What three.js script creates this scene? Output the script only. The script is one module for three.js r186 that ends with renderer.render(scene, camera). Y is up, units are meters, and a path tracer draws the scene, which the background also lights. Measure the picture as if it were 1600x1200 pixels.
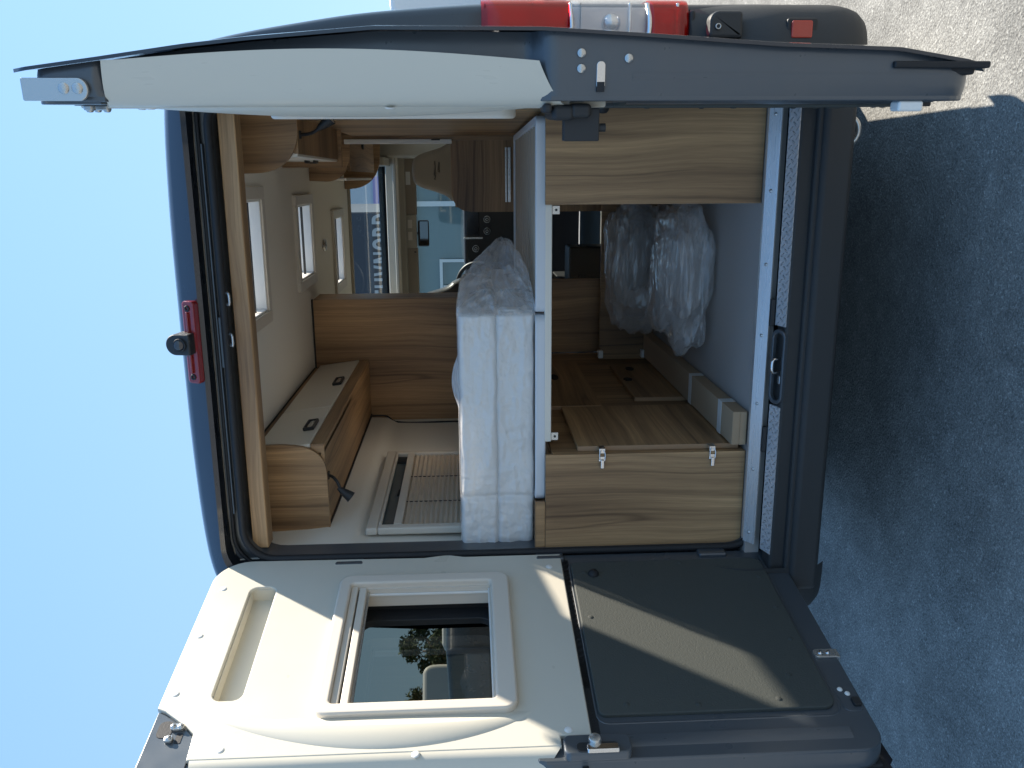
import * as THREE from 'three';
import { RoundedBoxGeometry } from 'three/addons/geometries/RoundedBoxGeometry.js';
import { ImprovedNoise } from 'three/addons/math/ImprovedNoise.js';
import { mergeGeometries, mergeVertices, toCreasedNormals } from 'three/addons/utils/BufferGeometryUtils.js';
import { FontLoader } from 'three/addons/loaders/FontLoader.js';
import { TextGeometry } from 'three/addons/geometries/TextGeometry.js';

/* ---------- camera, sky, sun, exposure ---------- */
const scene = new THREE.Scene();
const R = THREE.MathUtils.degToRad;
const YAW = R(13.72), PITCH = R(2.84), ROLL = R(1.04);
const fwd = new THREE.Vector3(-Math.sin(YAW) * Math.cos(PITCH), -Math.sin(PITCH), -Math.cos(YAW) * Math.cos(PITCH));
const rgt = new THREE.Vector3().crossVectors(fwd, new THREE.Vector3(0, 1, 0)).normalize();
const upv = new THREE.Vector3().crossVectors(rgt, fwd);
const camUp = rgt.clone().multiplyScalar(Math.cos(ROLL)).addScaledVector(upv, -Math.sin(ROLL));
const camera = new THREE.PerspectiveCamera(2 * Math.atan(600 / 1323) * 180 / Math.PI, 4 / 3, 0.05, 900);
camera.position.set(0.511, 1.569, 2.748);
camera.up.copy(camUp);                                  // the phone was held on its side
camera.lookAt(camera.position.clone().add(fwd));
scene.add(camera);

const SUN = new THREE.Vector3(0.509, 0.697, -0.505).normalize();
{
  const W = 512, H = 256, d = new Float32Array(W * H * 4);
  const zen = [0.076, 0.180, 0.370], hor = [0.222, 0.330, 0.418], gnd = [0.20, 0.20, 0.19];
  for (let j = 0; j < H; j++) for (let i = 0; i < W; i++) {
    const lat = ((j + 0.5) / H - 0.5) * Math.PI, lon = ((i + 0.5) / W - 0.5) * 2 * Math.PI;
    const x = Math.cos(lat) * Math.cos(lon), y = Math.sin(lat), z = Math.cos(lat) * Math.sin(lon);
    const c = x * SUN.x + y * SUN.y + z * SUN.z;
    const glow = 0.38 * Math.pow(Math.max(0, 0.5 + 0.5 * c), 3) + 0.5 * Math.pow(Math.max(0, c), 24);
    const t = y < 0 ? 0 : Math.pow(y, 0.55), k = (j * W + i) * 4;
    for (let q = 0; q < 3; q++) {
      let v = hor[q] * (1 - t) + zen[q] * t; v *= 1 + 0.9 * glow; v += glow * [0.07, 0.075, 0.07][q];
      if (y < 0) v = gnd[q];
      d[k + q] = v;
    }
    d[k + 3] = 1;
  }
  const sky = new THREE.DataTexture(d, W, H, THREE.RGBAFormat, THREE.FloatType);
  sky.mapping = THREE.EquirectangularReflectionMapping; sky.magFilter = THREE.LinearFilter; sky.minFilter = THREE.LinearFilter; sky.needsUpdate = true;
  scene.background = sky; scene.environment = sky;
}
const sun = new THREE.DirectionalLight(0xfff4e4, 5);
sun.position.copy(SUN).multiplyScalar(40); sun.castShadow = true; sun.shadow.radius = 1.6;
sun.shadow.mapSize.set(4096, 4096);
Object.assign(sun.shadow.camera, { left: -12, right: 12, top: 12, bottom: -12, near: 1, far: 90 });
scene.add(sun, sun.target);
const renderer = new THREE.WebGLRenderer({ antialias: true });
renderer.toneMapping = THREE.LinearToneMapping;
renderer.toneMappingExposure = 2.5;
renderer.shadowMap.enabled = true;

/* ---------- helpers ---------- */
let seed = 7;
const rnd = () => { seed = (seed * 1664525 + 1013904223) >>> 0; return seed / 4294967296; };
const rr = (a, b) => a + (b - a) * rnd();
const noise = new ImprovedNoise();
const N3 = (x, y, z) => noise.noise(x, y, z);
const smooth = (a, b, x) => { const t = Math.min(1, Math.max(0, (x - a) / (b - a))); return t * t * (3 - 2 * t); };
const lerpTab = (tab, v) => {
  if (v <= tab[0][0]) return tab[0][1];
  for (let i = 1; i < tab.length; i++) if (v <= tab[i][0]) { const [a, p] = tab[i - 1], [b, q] = tab[i]; return p + (q - p) * (v - a) / (b - a); }
  return tab[tab.length - 1][1];
};
const taken = {};
function numbered(n) { taken[n] = (taken[n] ?? -1) + 1; return taken[n] ? n + '_' + String(taken[n]).padStart(3, '0') : n; }
function add(name, geo, mat, parent, label) {
  const m = new THREE.Mesh(geo, mat); m.name = name; m.castShadow = m.receiveShadow = true;
  if (label) m.userData.label = label;
  parent.add(m); return m;
}
function grp(name, parent, label) { const g = new THREE.Group(); g.name = name; if (label) g.userData.label = label; parent.add(g); return g; }
function thing(name, label, category, group, pos = [0, 0, 0]) {
  const g = new THREE.Group(); g.name = numbered(name); g.position.set(...pos); g.userData = { label, category };
  if (group) g.userData.group = group; scene.add(g); return g;
}
const bx = (x0, x1, y0, y1, z0, z1, r = 0) => {
  const w = Math.abs(x1 - x0), h = Math.abs(y1 - y0), d = Math.abs(z1 - z0);
  const g = r ? new RoundedBoxGeometry(w, h, d, 2, Math.min(r, w / 2.1, h / 2.1, d / 2.1)) : new THREE.BoxGeometry(w, h, d);
  return g.translate((x0 + x1) / 2, (y0 + y1) / 2, (z0 + z1) / 2);
};
const merge = (...gs) => mergeGeometries(gs.flat().map((g) => { const q = g.index ? g.toNonIndexed() : g; for (const k of Object.keys(q.attributes)) if (!['position', 'normal', 'uv'].includes(k)) q.deleteAttribute(k); return q; }));
// texture coordinates in metres by facing; grain = axis that runs along the texture's v
function metres(geo, grain = 'y', du = 0, dv = 0) {
  const g = geo.index ? geo.toNonIndexed() : geo, p = g.attributes.position, nn = g.attributes.normal, uv = new Float32Array(p.count * 2);
  const gi = 'xyz'.indexOf(grain);
  for (let t = 0; t < p.count; t += 3) {
    const n = [0, 0, 0];
    for (let k = 0; k < 3; k++) { n[0] += Math.abs(nn.getX(t + k)); n[1] += Math.abs(nn.getY(t + k)); n[2] += Math.abs(nn.getZ(t + k)); }
    const a = n.indexOf(Math.max(...n)), rest = [0, 1, 2].filter((i) => i !== a);
    const v = rest.includes(gi) ? gi : rest[1], u = rest.find((i) => i !== v);
    for (let k = 0; k < 3; k++) { const c = [p.getX(t + k), p.getY(t + k), p.getZ(t + k)]; uv[(t + k) * 2] = c[u] + du + c[a] * 0.37; uv[(t + k) * 2 + 1] = c[v] + dv; }
  }
  g.setAttribute('uv', new THREE.BufferAttribute(uv, 2)); return g;
}
const tube = (pts, r, seg = 24, rad = 8) => new THREE.TubeGeometry(new THREE.CatmullRomCurve3(pts.map((p) => new THREE.Vector3(...p))), seg, r, rad);
const rrect = (x0, x1, y0, y1, r, S = THREE.Shape) => {
  const s = new S(), q = Array.isArray(r) ? r : [r, r, r, r];   // bottom-left, bottom-right, top-right, top-left
  s.moveTo(x0 + q[0], y0); s.lineTo(x1 - q[1], y0); if (q[1]) s.absarc(x1 - q[1], y0 + q[1], q[1], -Math.PI / 2, 0);
  s.lineTo(x1, y1 - q[2]); if (q[2]) s.absarc(x1 - q[2], y1 - q[2], q[2], 0, Math.PI / 2);
  s.lineTo(x0 + q[3], y1); if (q[3]) s.absarc(x0 + q[3], y1 - q[3], q[3], Math.PI / 2, Math.PI);
  s.lineTo(x0, y0 + q[0]); if (q[0]) s.absarc(x0 + q[0], y0 + q[0], q[0], Math.PI, Math.PI * 1.5);
  return s;
};
const extr = (shape, depth, bev = 0, seg = 2, curve = 10) => new THREE.ExtrudeGeometry(shape, { depth, bevelEnabled: bev > 0, bevelSize: bev, bevelThickness: bev, bevelOffset: -bev, bevelSegments: seg, curveSegments: curve });
const lathe = (pts, n = 16) => new THREE.LatheGeometry(pts.map(([a, b]) => new THREE.Vector2(a, b)), n);
function sheet(fn, nu, nv) {                         // grid surface fn(u,v) -> [x,y,z]
  const p = [], uv = [], ix = [];
  for (let j = 0; j <= nv; j++) for (let i = 0; i <= nu; i++) { const c = fn(i / nu, j / nv); p.push(c[0], c[1], c[2]); uv.push(i / nu, j / nv); }
  for (let j = 0; j < nv; j++) for (let i = 0; i < nu; i++) { const a = j * (nu + 1) + i; ix.push(a, a + 1, a + nu + 2, a, a + nu + 2, a + nu + 1); }
  const g = new THREE.BufferGeometry(); g.setAttribute('position', new THREE.Float32BufferAttribute(p, 3)); g.setAttribute('uv', new THREE.Float32BufferAttribute(uv, 2)); g.setIndex(ix); g.computeVertexNormals(); return g;
}

/* ---------- materials ---------- */
function tex(w, h, fn, { srgb = true, rx = 1, ry = 1 } = {}) {
  const d = new Uint8Array(w * h * 4);
  for (let j = 0; j < h; j++) for (let i = 0; i < w; i++) { const c = fn(i / w, j / h, i, j), k = (j * w + i) * 4; for (let q = 0; q < 3; q++) d[k + q] = Math.max(0, Math.min(255, c[q])); d[k + 3] = 255; }
  const t = new THREE.DataTexture(d, w, h); t.wrapS = t.wrapT = THREE.RepeatWrapping; t.magFilter = THREE.LinearFilter; t.minFilter = THREE.LinearMipmapLinearFilter; t.generateMipmaps = true;
  if (srgb) t.colorSpace = THREE.SRGBColorSpace; t.repeat.set(rx, ry); t.needsUpdate = true; return t;
}
// tiling value noise: px, py = lattice cells across the tile
const lat = new Float32Array(65536).map(() => rnd());
const vn = (u, v, px, py, o = 0) => {
  const x = u * px, y = v * py, i = Math.floor(x), j = Math.floor(y), a = x - i, b = y - j, f = a * a * (3 - 2 * a), g = b * b * (3 - 2 * b);
  const L = (p, q) => lat[(((p % px) + px) % px * 131 + ((q % py) + py) % py * 1013 + o * 7919) & 65535];
  return (L(i, j) * (1 - f) + L(i + 1, j) * f) * (1 - g) + (L(i, j + 1) * (1 - f) + L(i + 1, j + 1) * f) * g;
};
// walnut decor laminate: grain along v, one tile is 0.8 m across and 1.6 m along the grain
const woodTex = tex(1024, 1024, (u, v) => {
  const warp = (vn(u, v, 4, 3, 1) - 0.5) * 0.035 + (vn(u, v, 9, 7, 2) - 0.5) * 0.014 + (vn(u, v, 23, 17, 16) - 0.5) * 0.003;
  const w = u + warp;
  const band = vn(w, v, 7, 2, 3), ring = vn(w, v, 38, 2, 4), ring2 = vn(w, v, 90, 3, 17), fine = vn(w, v, 190, 6, 5), pore = vn(w, v, 480, 34, 6), tone = vn(u, v, 3, 2, 7), gate = vn(w, v, 12, 5, 18);
  let k = 0.60 + 0.40 * (band - 0.5) + 0.20 * (ring - 0.5) + 0.16 * (ring2 - 0.5) + 0.14 * (fine - 0.5) + 0.10 * (pore - 0.5) + 0.16 * (tone - 0.5);
  if (ring < 0.22 && gate > 0.35) k -= (0.22 - ring) * 1.7 * Math.min(1, (gate - 0.35) * 3);
  if (ring2 > 0.88) k -= (ring2 - 0.88) * 1.2;
  const cg = vn(w, v, 6, 1, 20) * 5 + vn(w, v, 14, 2, 21) * 1.2, ct = Math.abs(cg - Math.round(cg)); if (ct < 0.11) k -= 0.24 * (1 - ct / 0.11) * smooth(0.3, 0.7, vn(w, v, 12, 2, 22));
  k = Math.max(0.04, Math.min(1, k));
  const a = [70, 49, 32], b = [206, 166, 119];
  return [a[0] + (b[0] - a[0]) * k, a[1] + (b[1] - a[1]) * k, a[2] + (b[2] - a[2]) * k];
}, { rx: 1 / 0.8, ry: 1 / 1.6 });
const fineTex = tex(512, 512, (u, v) => { const n = 255 * (0.5 * vn(u, v, 90, 90, 8) + 0.3 * vn(u, v, 220, 220, 9) + 0.2 * rnd()); return [n, n, n]; }, { srgb: false, rx: 4, ry: 4 });
const smudge = tex(512, 512, (u, v) => { const n = 120 + 110 * (vn(u, v, 6, 6, 10) * 0.6 + vn(u, v, 23, 23, 11) * 0.4); return [n, n, n]; }, { srgb: false, rx: 1.3, ry: 1.3 });
const asphaltTex = tex(2048, 2048, (u, v) => {
  const s = vn(u, v, 330, 330, 12), c = vn(u, v, 700, 700, 13), p = vn(u, v, 7, 7, 14), q = vn(u, v, 40, 40, 15);
  let k = 116 + 20 * (p - 0.5) + 16 * (q - 0.5) + 46 * (c - 0.5);
  if (s > 0.76) k += (s - 0.76) * 150; if (s < 0.16) k -= (0.16 - s) * 200;
  if (c > 0.95) k += 40;
  return [k * 1.0, k, k * 0.97];
}, { rx: 1 / 2.2, ry: 1 / 2.2 });
const asphaltBump = tex(1024, 1024, (u, v) => { const n = 255 * (0.65 * vn(u, v, 165, 165, 12) + 0.35 * vn(u, v, 350, 350, 13)); return [n, n, n]; }, { srgb: false, rx: 1 / 1.1, ry: 1 / 1.1 });
const treadTex = tex(256, 256, (u, v) => {
  const f = (a, b, o) => { const x = ((u * 1 + o) % 1) - 0.5, y = ((v + o) % 1) - 0.5, p = x * a + y * b, q = -x * b + y * a; return Math.max(0, 1 - Math.pow(p / 0.36, 2) - Math.pow(q / 0.11, 2)); };
  const n = 255 * Math.min(1, Math.max(f(0.707, 0.707, 0), f(0.707, -0.707, 0.5)) * 1.4); return [n, n, n];
}, { srgb: false, rx: 36, ry: 36 });
const lin = (r, g, b) => new THREE.Color().setRGB(r, g, b);
const std = (c, o = {}) => new THREE.MeshStandardMaterial({ color: c, roughness: 0.6, ...o });
const phy = (c, o = {}) => new THREE.MeshPhysicalMaterial({ color: c, roughness: 0.5, ...o });
const M = {
  wood: std(0xffffff, { map: woodTex, roughness: 0.48, bumpMap: woodTex, bumpScale: 0.0002 }),
  woodEdge: std(lin(0.36, 0.22, 0.12), { roughness: 0.55, bumpMap: fineTex, bumpScale: 0.0002 }),
  paint: phy(lin(0.021, 0.026, 0.036), { metalness: 0.3, roughness: 0.45, clearcoat: 0.9, clearcoatRoughness: 0.06, roughnessMap: smudge }),
  innerPaint: phy(lin(0.075, 0.088, 0.10), { metalness: 0.2, roughness: 0.5, clearcoat: 0.5, clearcoatRoughness: 0.25, roughnessMap: smudge }),
  rubber: std(lin(0.012, 0.013, 0.015), { roughness: 0.62, bumpMap: fineTex, bumpScale: 0.0003 }),
  black: std(lin(0.02, 0.021, 0.022), { roughness: 0.5, bumpMap: fineTex, bumpScale: 0.0003 }),
  bumper: std(lin(0.035, 0.036, 0.036), { roughness: 0.58, bumpMap: fineTex, bumpScale: 0.0005 }),
  trimDark: std(lin(0.056, 0.063, 0.057), { roughness: 0.72, bumpMap: fineTex, bumpScale: 0.0009 }),
  cream: std(lin(0.61, 0.58, 0.49), { roughness: 0.5, roughnessMap: smudge }),
  lining: std(lin(0.82, 0.775, 0.68), { roughness: 0.85, bumpMap: fineTex, bumpScale: 0.0006 }),
  locker: std(lin(0.76, 0.71, 0.61), { roughness: 0.4 }),
  frame: std(lin(0.66, 0.60, 0.51), { roughness: 0.42 }),
  blind: std(lin(0.60, 0.50, 0.39), { roughness: 0.9 }),
  white: std(lin(0.78, 0.77, 0.73), { roughness: 0.45 }),
  alu: std(lin(0.74, 0.73, 0.71), { metalness: 0.55, roughness: 0.42, roughnessMap: smudge }),
  bedrail: std(lin(0.66, 0.68, 0.70), { roughness: 0.38 }),
  tread: std(lin(0.70, 0.71, 0.73), { metalness: 0.45, roughness: 0.45, bumpMap: treadTex, bumpScale: 0.008 }),
  chrome: std(lin(0.72, 0.72, 0.72), { metalness: 1, roughness: 0.2 }),
  zinc: std(lin(0.55, 0.55, 0.53), { metalness: 0.8, roughness: 0.4, roughnessMap: smudge }),
  slat: std(lin(0.44, 0.35, 0.26), { roughness: 0.6 }),
  floor: std(lin(0.40, 0.365, 0.335), { roughness: 0.7, bumpMap: fineTex, bumpScale: 0.0004 }),
  carton: std(lin(0.42, 0.30, 0.19), { roughness: 0.9, bumpMap: fineTex, bumpScale: 0.0005 }),
  tape: std(lin(0.70, 0.68, 0.63), { roughness: 0.3 }),
  redLens: phy(lin(0.75, 0.008, 0.004), { roughness: 0.06, clearcoat: 0.4, clearcoatRoughness: 0.03, transmission: 0.65, thickness: 0 }),
  clearLens: phy(lin(0.92, 0.92, 0.91), { roughness: 0.06, clearcoat: 1, transmission: 0.75, thickness: 0 }),
  reflector: phy(lin(0.50, 0.045, 0.025), { roughness: 0.25, clearcoat: 0.6 }),
  tint: phy(lin(0.185, 0.19, 0.165), { roughness: 0.02, transmission: 1, thickness: 0, ior: 1.5 }),
  glass: phy(lin(0.80, 0.88, 0.87), { roughness: 0.02, transmission: 1, thickness: 0, ior: 1.5 }),
  dome: phy(lin(0.93, 0.91, 0.89), { roughness: 0.04, transmission: 1, thickness: 0, ior: 1.49 }),
  fabric: std(lin(0.83, 0.80, 0.75), { roughness: 0.95, bumpMap: fineTex, bumpScale: 0.0006 }),
  film: phy(lin(0.95, 0.95, 0.94), { roughness: 0.09, transmission: 0.5, thickness: 0, ior: 1.5, side: THREE.DoubleSide }),
  tailFilm: phy(lin(0.96, 0.96, 0.96), { roughness: 0.05, transmission: 0.78, thickness: 0, ior: 1.55, side: THREE.DoubleSide }),
  bagFilm: phy(lin(0.97, 0.96, 0.95), { roughness: 0.08, transmission: 0.8, thickness: 0, ior: 1.5, side: THREE.DoubleSide }),
  seat: std(lin(0.33, 0.28, 0.22), { roughness: 0.9, bumpMap: fineTex, bumpScale: 0.0008 }),
  print: std(lin(0.06, 0.045, 0.035), { roughness: 0.9 }),
  headliner: std(lin(0.42, 0.38, 0.31), { roughness: 0.95 }),
  dash: std(lin(0.018, 0.019, 0.02), { roughness: 0.45 }),
  mirror: std(lin(0.10, 0.11, 0.115), { metalness: 1, roughness: 0.04 }),
};

/* ---------- ground ---------- */
{
  const g = new THREE.PlaneGeometry(600, 600, 1, 1).rotateX(-Math.PI / 2), p = g.attributes.position, uv = g.attributes.uv;
  for (let i = 0; i < p.count; i++) uv.setXY(i, p.getX(i), p.getZ(i));
  const m = add('ground', g, std(0xffffff, { map: asphaltTex, roughness: 0.93, bumpMap: asphaltBump, bumpScale: 0.0032 }), scene, 'grey coarse asphalt of the yard, sunlit beside the van');
  m.userData.kind = 'structure'; m.userData.category = 'ground';
}

/* ---------- the camper van ---------- */
const van = thing('camper_van', 'dark grey camper van seen from behind with both rear doors wide open', 'camper van');

// outer cross-section, right half, bottom to top
const PROF = [[0.98, 0.36], [1.02, 0.46], [1.03, 0.9], [1.032, 1.3], [1.03, 1.5], [1.018, 1.7], [1.0, 1.9], [0.975, 2.07], [0.95, 2.22], [0.922, 2.35], [0.902, 2.42], [0.875, 2.470], [0.82, 2.494], [0.7, 2.512], [0.4, 2.527], [0, 2.53]];
const half = new THREE.CatmullRomCurve3(PROF.map(([x, y]) => new THREE.Vector3(x, y, 0)), false, 'centripetal').getPoints(60);
const outer = [...half, ...half.slice(0, -1).reverse().map((p) => new THREE.Vector3(-p.x, p.y, 0))];
function castLoop(poly, a, cx, cy) {                    // distance from (cx,cy) to a closed polygon along angle a
  const dx = Math.cos(a), dy = Math.sin(a); let best = 0;
  for (let i = 0; i < poly.length; i++) {
    const p = poly[i], q = poly[(i + 1) % poly.length], ex = q.x - p.x, ey = q.y - p.y, den = dx * ey - dy * ex;
    if (Math.abs(den) < 1e-9) continue;
    const t = ((p.x - cx) * ey - (p.y - cy) * ex) / den, s = ((p.x - cx) * dy - (p.y - cy) * dx) / den;
    if (t > 0 && s >= -1e-6 && s <= 1 + 1e-6) best = Math.max(best, t);
  }
  return best;
}
const NA = 360, CX = 0, CY = 1.45;
const angs = [...Array(NA).keys()].map((i) => (i + 0.5) / NA * Math.PI * 2);
const loopOuter = (inset) => angs.map((a) => { const r = castLoop(outer, a, CX, CY) - inset; return [CX + r * Math.cos(a), CY + r * Math.sin(a)]; });
const rectPts = (x, y0, y1, r) => rrect(-x, x, y0, y1, r).getPoints(24);
const loopRect = (x, y0, y1, r) => { const P = rectPts(x, y0, y1, r); return angs.map((a) => { const d = castLoop(P, a, CX, CY); return [CX + d * Math.cos(a), CY + d * Math.sin(a)]; }); };
function ringStrip(loops) {                              // [[loop, z], ...] -> surface
  const p = [], uv = [], ix = [];
  loops.forEach(([L, z], j) => L.forEach(([x, y], i) => { p.push(x, y, typeof z === 'function' ? z(x, y) : z); uv.push(i / NA * 6, j * 0.1); }));
  for (let j = 0; j < loops.length - 1; j++) for (let i = 0; i < NA; i++) { const a = j * NA + i, b = j * NA + (i + 1) % NA; ix.push(a, b, b + NA, a, b + NA, a + NA); }
  const g = new THREE.BufferGeometry(); g.setAttribute('position', new THREE.Float32BufferAttribute(p, 3)); g.setAttribute('uv', new THREE.Float32BufferAttribute(uv, 2)); g.setIndex(ix); g.computeVertexNormals();
  return toCreasedNormals(g, 0.7);
}
const lean = (z) => (x, y) => z - 0.05 * smooth(2.40, 2.54, y);      // the header leans forward towards the roof
add('rear_frame', ringStrip([[loopOuter(0), -0.2], [loopOuter(0.002), lean(-0.045)], [loopOuter(0.008), lean(-0.02)], [loopOuter(0.020), lean(-0.006)], [loopOuter(0.036), lean(-0.001)], [loopRect(0.86, 0.47, 2.44, 0.13), lean(0)], [loopRect(0.845, 0.49, 2.425, 0.12), lean(-0.012)], [loopRect(0.84, 0.495, 2.42, 0.12), -0.08]]), M.paint, van);
add('door_channel', ringStrip([[loopRect(0.843, 0.49, 2.423, 0.12), -0.07], [loopRect(0.80, 0.53, 2.385, 0.11), -0.075], [loopRect(0.795, 0.535, 2.38, 0.11), -0.045], [loopRect(0.777, 0.55, 2.36, 0.11), -0.04], [loopRect(0.772, 0.556, 2.352, 0.11), -0.12]]), M.innerPaint, van);
{ // rubber seal around the opening
  const L = loopRect(0.782, 0.545, 2.365, 0.11).map(([x, y]) => new THREE.Vector3(x, y, -0.03));
  add('door_seal', new THREE.TubeGeometry(new THREE.CatmullRomCurve3(L, true), 300, 0.013, 8, true), M.rubber, van);
  const L2 = loopRect(0.822, 0.51, 2.404, 0.12).map(([x, y]) => new THREE.Vector3(x, y, -0.055));
  add('outer_seal', new THREE.TubeGeometry(new THREE.CatmullRomCurve3(L2, true), 300, 0.007, 6, true), M.rubber, van);
}
// striker eyes and the ledge in the header channel
for (const [x, w] of [[0.135, 0.035], [0.0, 0.035]]) add('striker', tube([[x - w / 2, 2.353, -0.03], [x - w / 2, 2.340, -0.012], [x + w / 2, 2.340, -0.012], [x + w / 2, 2.353, -0.03]], 0.004, 20), M.zinc, van);
add('header_ledge', merge(bx(-0.62, 0.62, 2.393, 2.399, -0.07, -0.05, 0.002), bx(-0.1, 0.07, 2.383, 2.392, -0.07, -0.052, 0.002)), M.innerPaint, van);
// side walls, roof skin
const sideBits = [];
const sideSheet = (sx, y0, y1, z0, z1) => {
  const pts = half.filter((p) => p.y >= y0 && p.y <= y1 && p.x > 0.6);
  return sheet((u, v) => { const p = pts[Math.round(u * (pts.length - 1))]; return [sx * p.x, p.y, z0 + (z1 - z0) * v]; }, pts.length - 1, 1);
};
for (const sx of [-1, 1]) {
  add('body_side', merge(sideSheet(sx, 0.3, 2.6, -0.2, -3.55), sideSheet(sx, 0.3, 1.42, -3.55, -5.0), sideSheet(sx, 1.95, 2.6, -3.55, -4.1), bx(sx * 0.98, sx * 1.0, 1.4, 2.0, -3.62, -3.5)), M.paint, van);
  add('cab_window', sheet((u, v) => [sx * (1.0 - 0.03 * u), 1.4 + 0.55 * u, -3.62 - (1.15 - 0.6 * u) * v], 6, 6), M.glass, van);
}
const HOLES = [[-0.03, 0.435, -0.83, -0.485], [0.005, 0.385, -1.96, -1.575], [-0.16, 0.27, -3.1, -2.75]];
function holed(y, x0, x1, z0, z1) {                     // sheet with rectangular holes, cut along their edges
  const xs = [x0, x1], zs = [z0, z1];
  for (let i = 1; i < 24; i++) xs.push(x0 + (x1 - x0) * i / 24);
  for (const h of HOLES) { xs.push(h[0], h[1]); zs.push(h[2], h[3]); }
  xs.sort((a, b) => a - b); zs.sort((a, b) => a - b);
  const p = [], ix = [];
  for (const z of zs) for (const x of xs) p.push(x, y(x), z);
  for (let j = 0; j < zs.length - 1; j++) for (let i = 0; i < xs.length - 1; i++) {
    const cx = (xs[i] + xs[i + 1]) / 2, cz = (zs[j] + zs[j + 1]) / 2;
    if (HOLES.some((h) => cx > h[0] && cx < h[1] && cz > h[2] && cz < h[3])) continue;
    const a = j * xs.length + i; ix.push(a, a + 1, a + xs.length + 1, a, a + xs.length + 1, a + xs.length);
  }
  const g = new THREE.BufferGeometry(); g.setAttribute('position', new THREE.Float32BufferAttribute(p, 3)); g.setIndex(ix); g.computeVertexNormals();
  g.setAttribute('uv', new THREE.Float32BufferAttribute(p.filter((_, i) => i % 3 !== 1), 2)); return g;
}
const roofY = (x) => { const a = Math.abs(x); for (let i = half.length - 1; i > 0; i--) if (half[i - 1].x >= a) { const p = half[i - 1], q = half[i]; return p.y + (q.y - p.y) * (p.x - a) / Math.max(1e-6, p.x - q.x); } return 2.53; };
add('roof', holed(roofY, -0.82, 0.82, -3.5, -0.19), M.paint, van);
const CEIL = 2.42;
add('ceiling', holed((x) => CEIL - 0.5 * Math.pow(Math.max(0, Math.abs(x) - 0.62), 2), -0.83, 0.83, -3.52, -0.06), M.lining, van, 'cream felt ceiling lining between the overhead lockers');
// front of the roof: a raised cab skylight sloping down to a cross beam
add('cab_roof', merge(
  sheet((u, v) => [-0.9 + 0.35 * u, 2.5 - 0.25 * v, -3.5 - 0.55 * v], 2, 2), sheet((u, v) => [0.62 + 0.3 * u, 2.5 - 0.25 * v, -3.5 - 0.55 * v], 2, 2),
  sheet((u, v) => [-0.95 + 1.9 * u, 2.25 - 0.14 * v, -4.05 - 0.25 * v], 8, 1)), M.paint, van);
{
  const sk = grp('cab_skylight', van, 'sloping skylight above the cab');
  add('skylight_pane', sheet((u, v) => [-0.55 + 1.17 * u, 2.46 - 0.245 * v, -3.5 - 0.54 * v], 1, 1), M.glass, sk);
  add('skylight_frame', merge(bx(-0.62, 0.7, 2.40, 2.47, -3.53, -3.49, 0.008), bx(-0.58, -0.53, 2.15, 2.45, -4.05, -3.5, 0.01), bx(0.60, 0.66, 2.15, 2.45, -4.05, -3.5, 0.01)), M.headliner, sk);
  add('cross_beam', merge(bx(-0.9, 0.9, 2.10, 2.19, -4.08, -3.98, 0.01), bx(-0.42, 0.80, 2.09, 2.130, -4.0, -3.93, 0.006)), M.frame, sk);
  add('beam_rail', bx(-0.42, 0.79, 2.106, 2.112, -3.93, -3.922), M.headliner, sk);
}
add('cab_headliner', merge(bx(-0.95, 0.95, 2.05, 2.135, -4.3, -4.06, 0.01), bx(-0.9, 0.9, 2.06, 2.09, -4.36, -4.28, 0.01), bx(0.66, 0.98, 1.4, 2.3, -4.2, -3.9, 0.03)), M.headliner, van);
// roof vents
HOLES.forEach(([x0, x1, z0, z1], i) => {
  const v = grp('roof_vent', van, ['roof vent nearest the rear doors', 'roof vent above the far end of the bed', 'roof vent nearest the cab'][i]);
  const ring = (o, t, y0, y1) => merge(bx(x0 - o - t, x0 - o, y0, y1, z0 - o - t, z1 + o + t, 0.004), bx(x1 + o, x1 + o + t, y0, y1, z0 - o - t, z1 + o + t, 0.004), bx(x0 - o, x1 + o, y0, y1, z0 - o - t, z0 - o, 0.004), bx(x0 - o, x1 + o, y0, y1, z1 + o, z1 + o + t, 0.004));
  add('vent_frame', ring(-0.002, 0.05, CEIL - 0.018, CEIL + 0.006), M.frame, v);
  add('vent_collar', ring(-0.012, 0.012, CEIL - 0.01, 2.535), M.white, v);
  add('vent_dome', merge(sheet((a, b) => [x0 + (x1 - x0) * a, 2.538 + 0.03 * Math.sin(Math.PI * a) * Math.sin(Math.PI * b), z0 + (z1 - z0) * b], 10, 10)), M.dome, v);
  add('blind_bar', bx(x0, x1, CEIL + 0.012, CEIL + 0.024, z0 + (z1 - z0) * 0.3, z0 + (z1 - z0) * 0.3 + 0.010, 0.002), M.black, v);
});
add('smoke_sensor', lathe([[0, -0.018], [0.03, -0.016], [0.036, 0]], 20).translate(0.13, CEIL - 0.002, -2.36), M.zinc, van);

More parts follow.
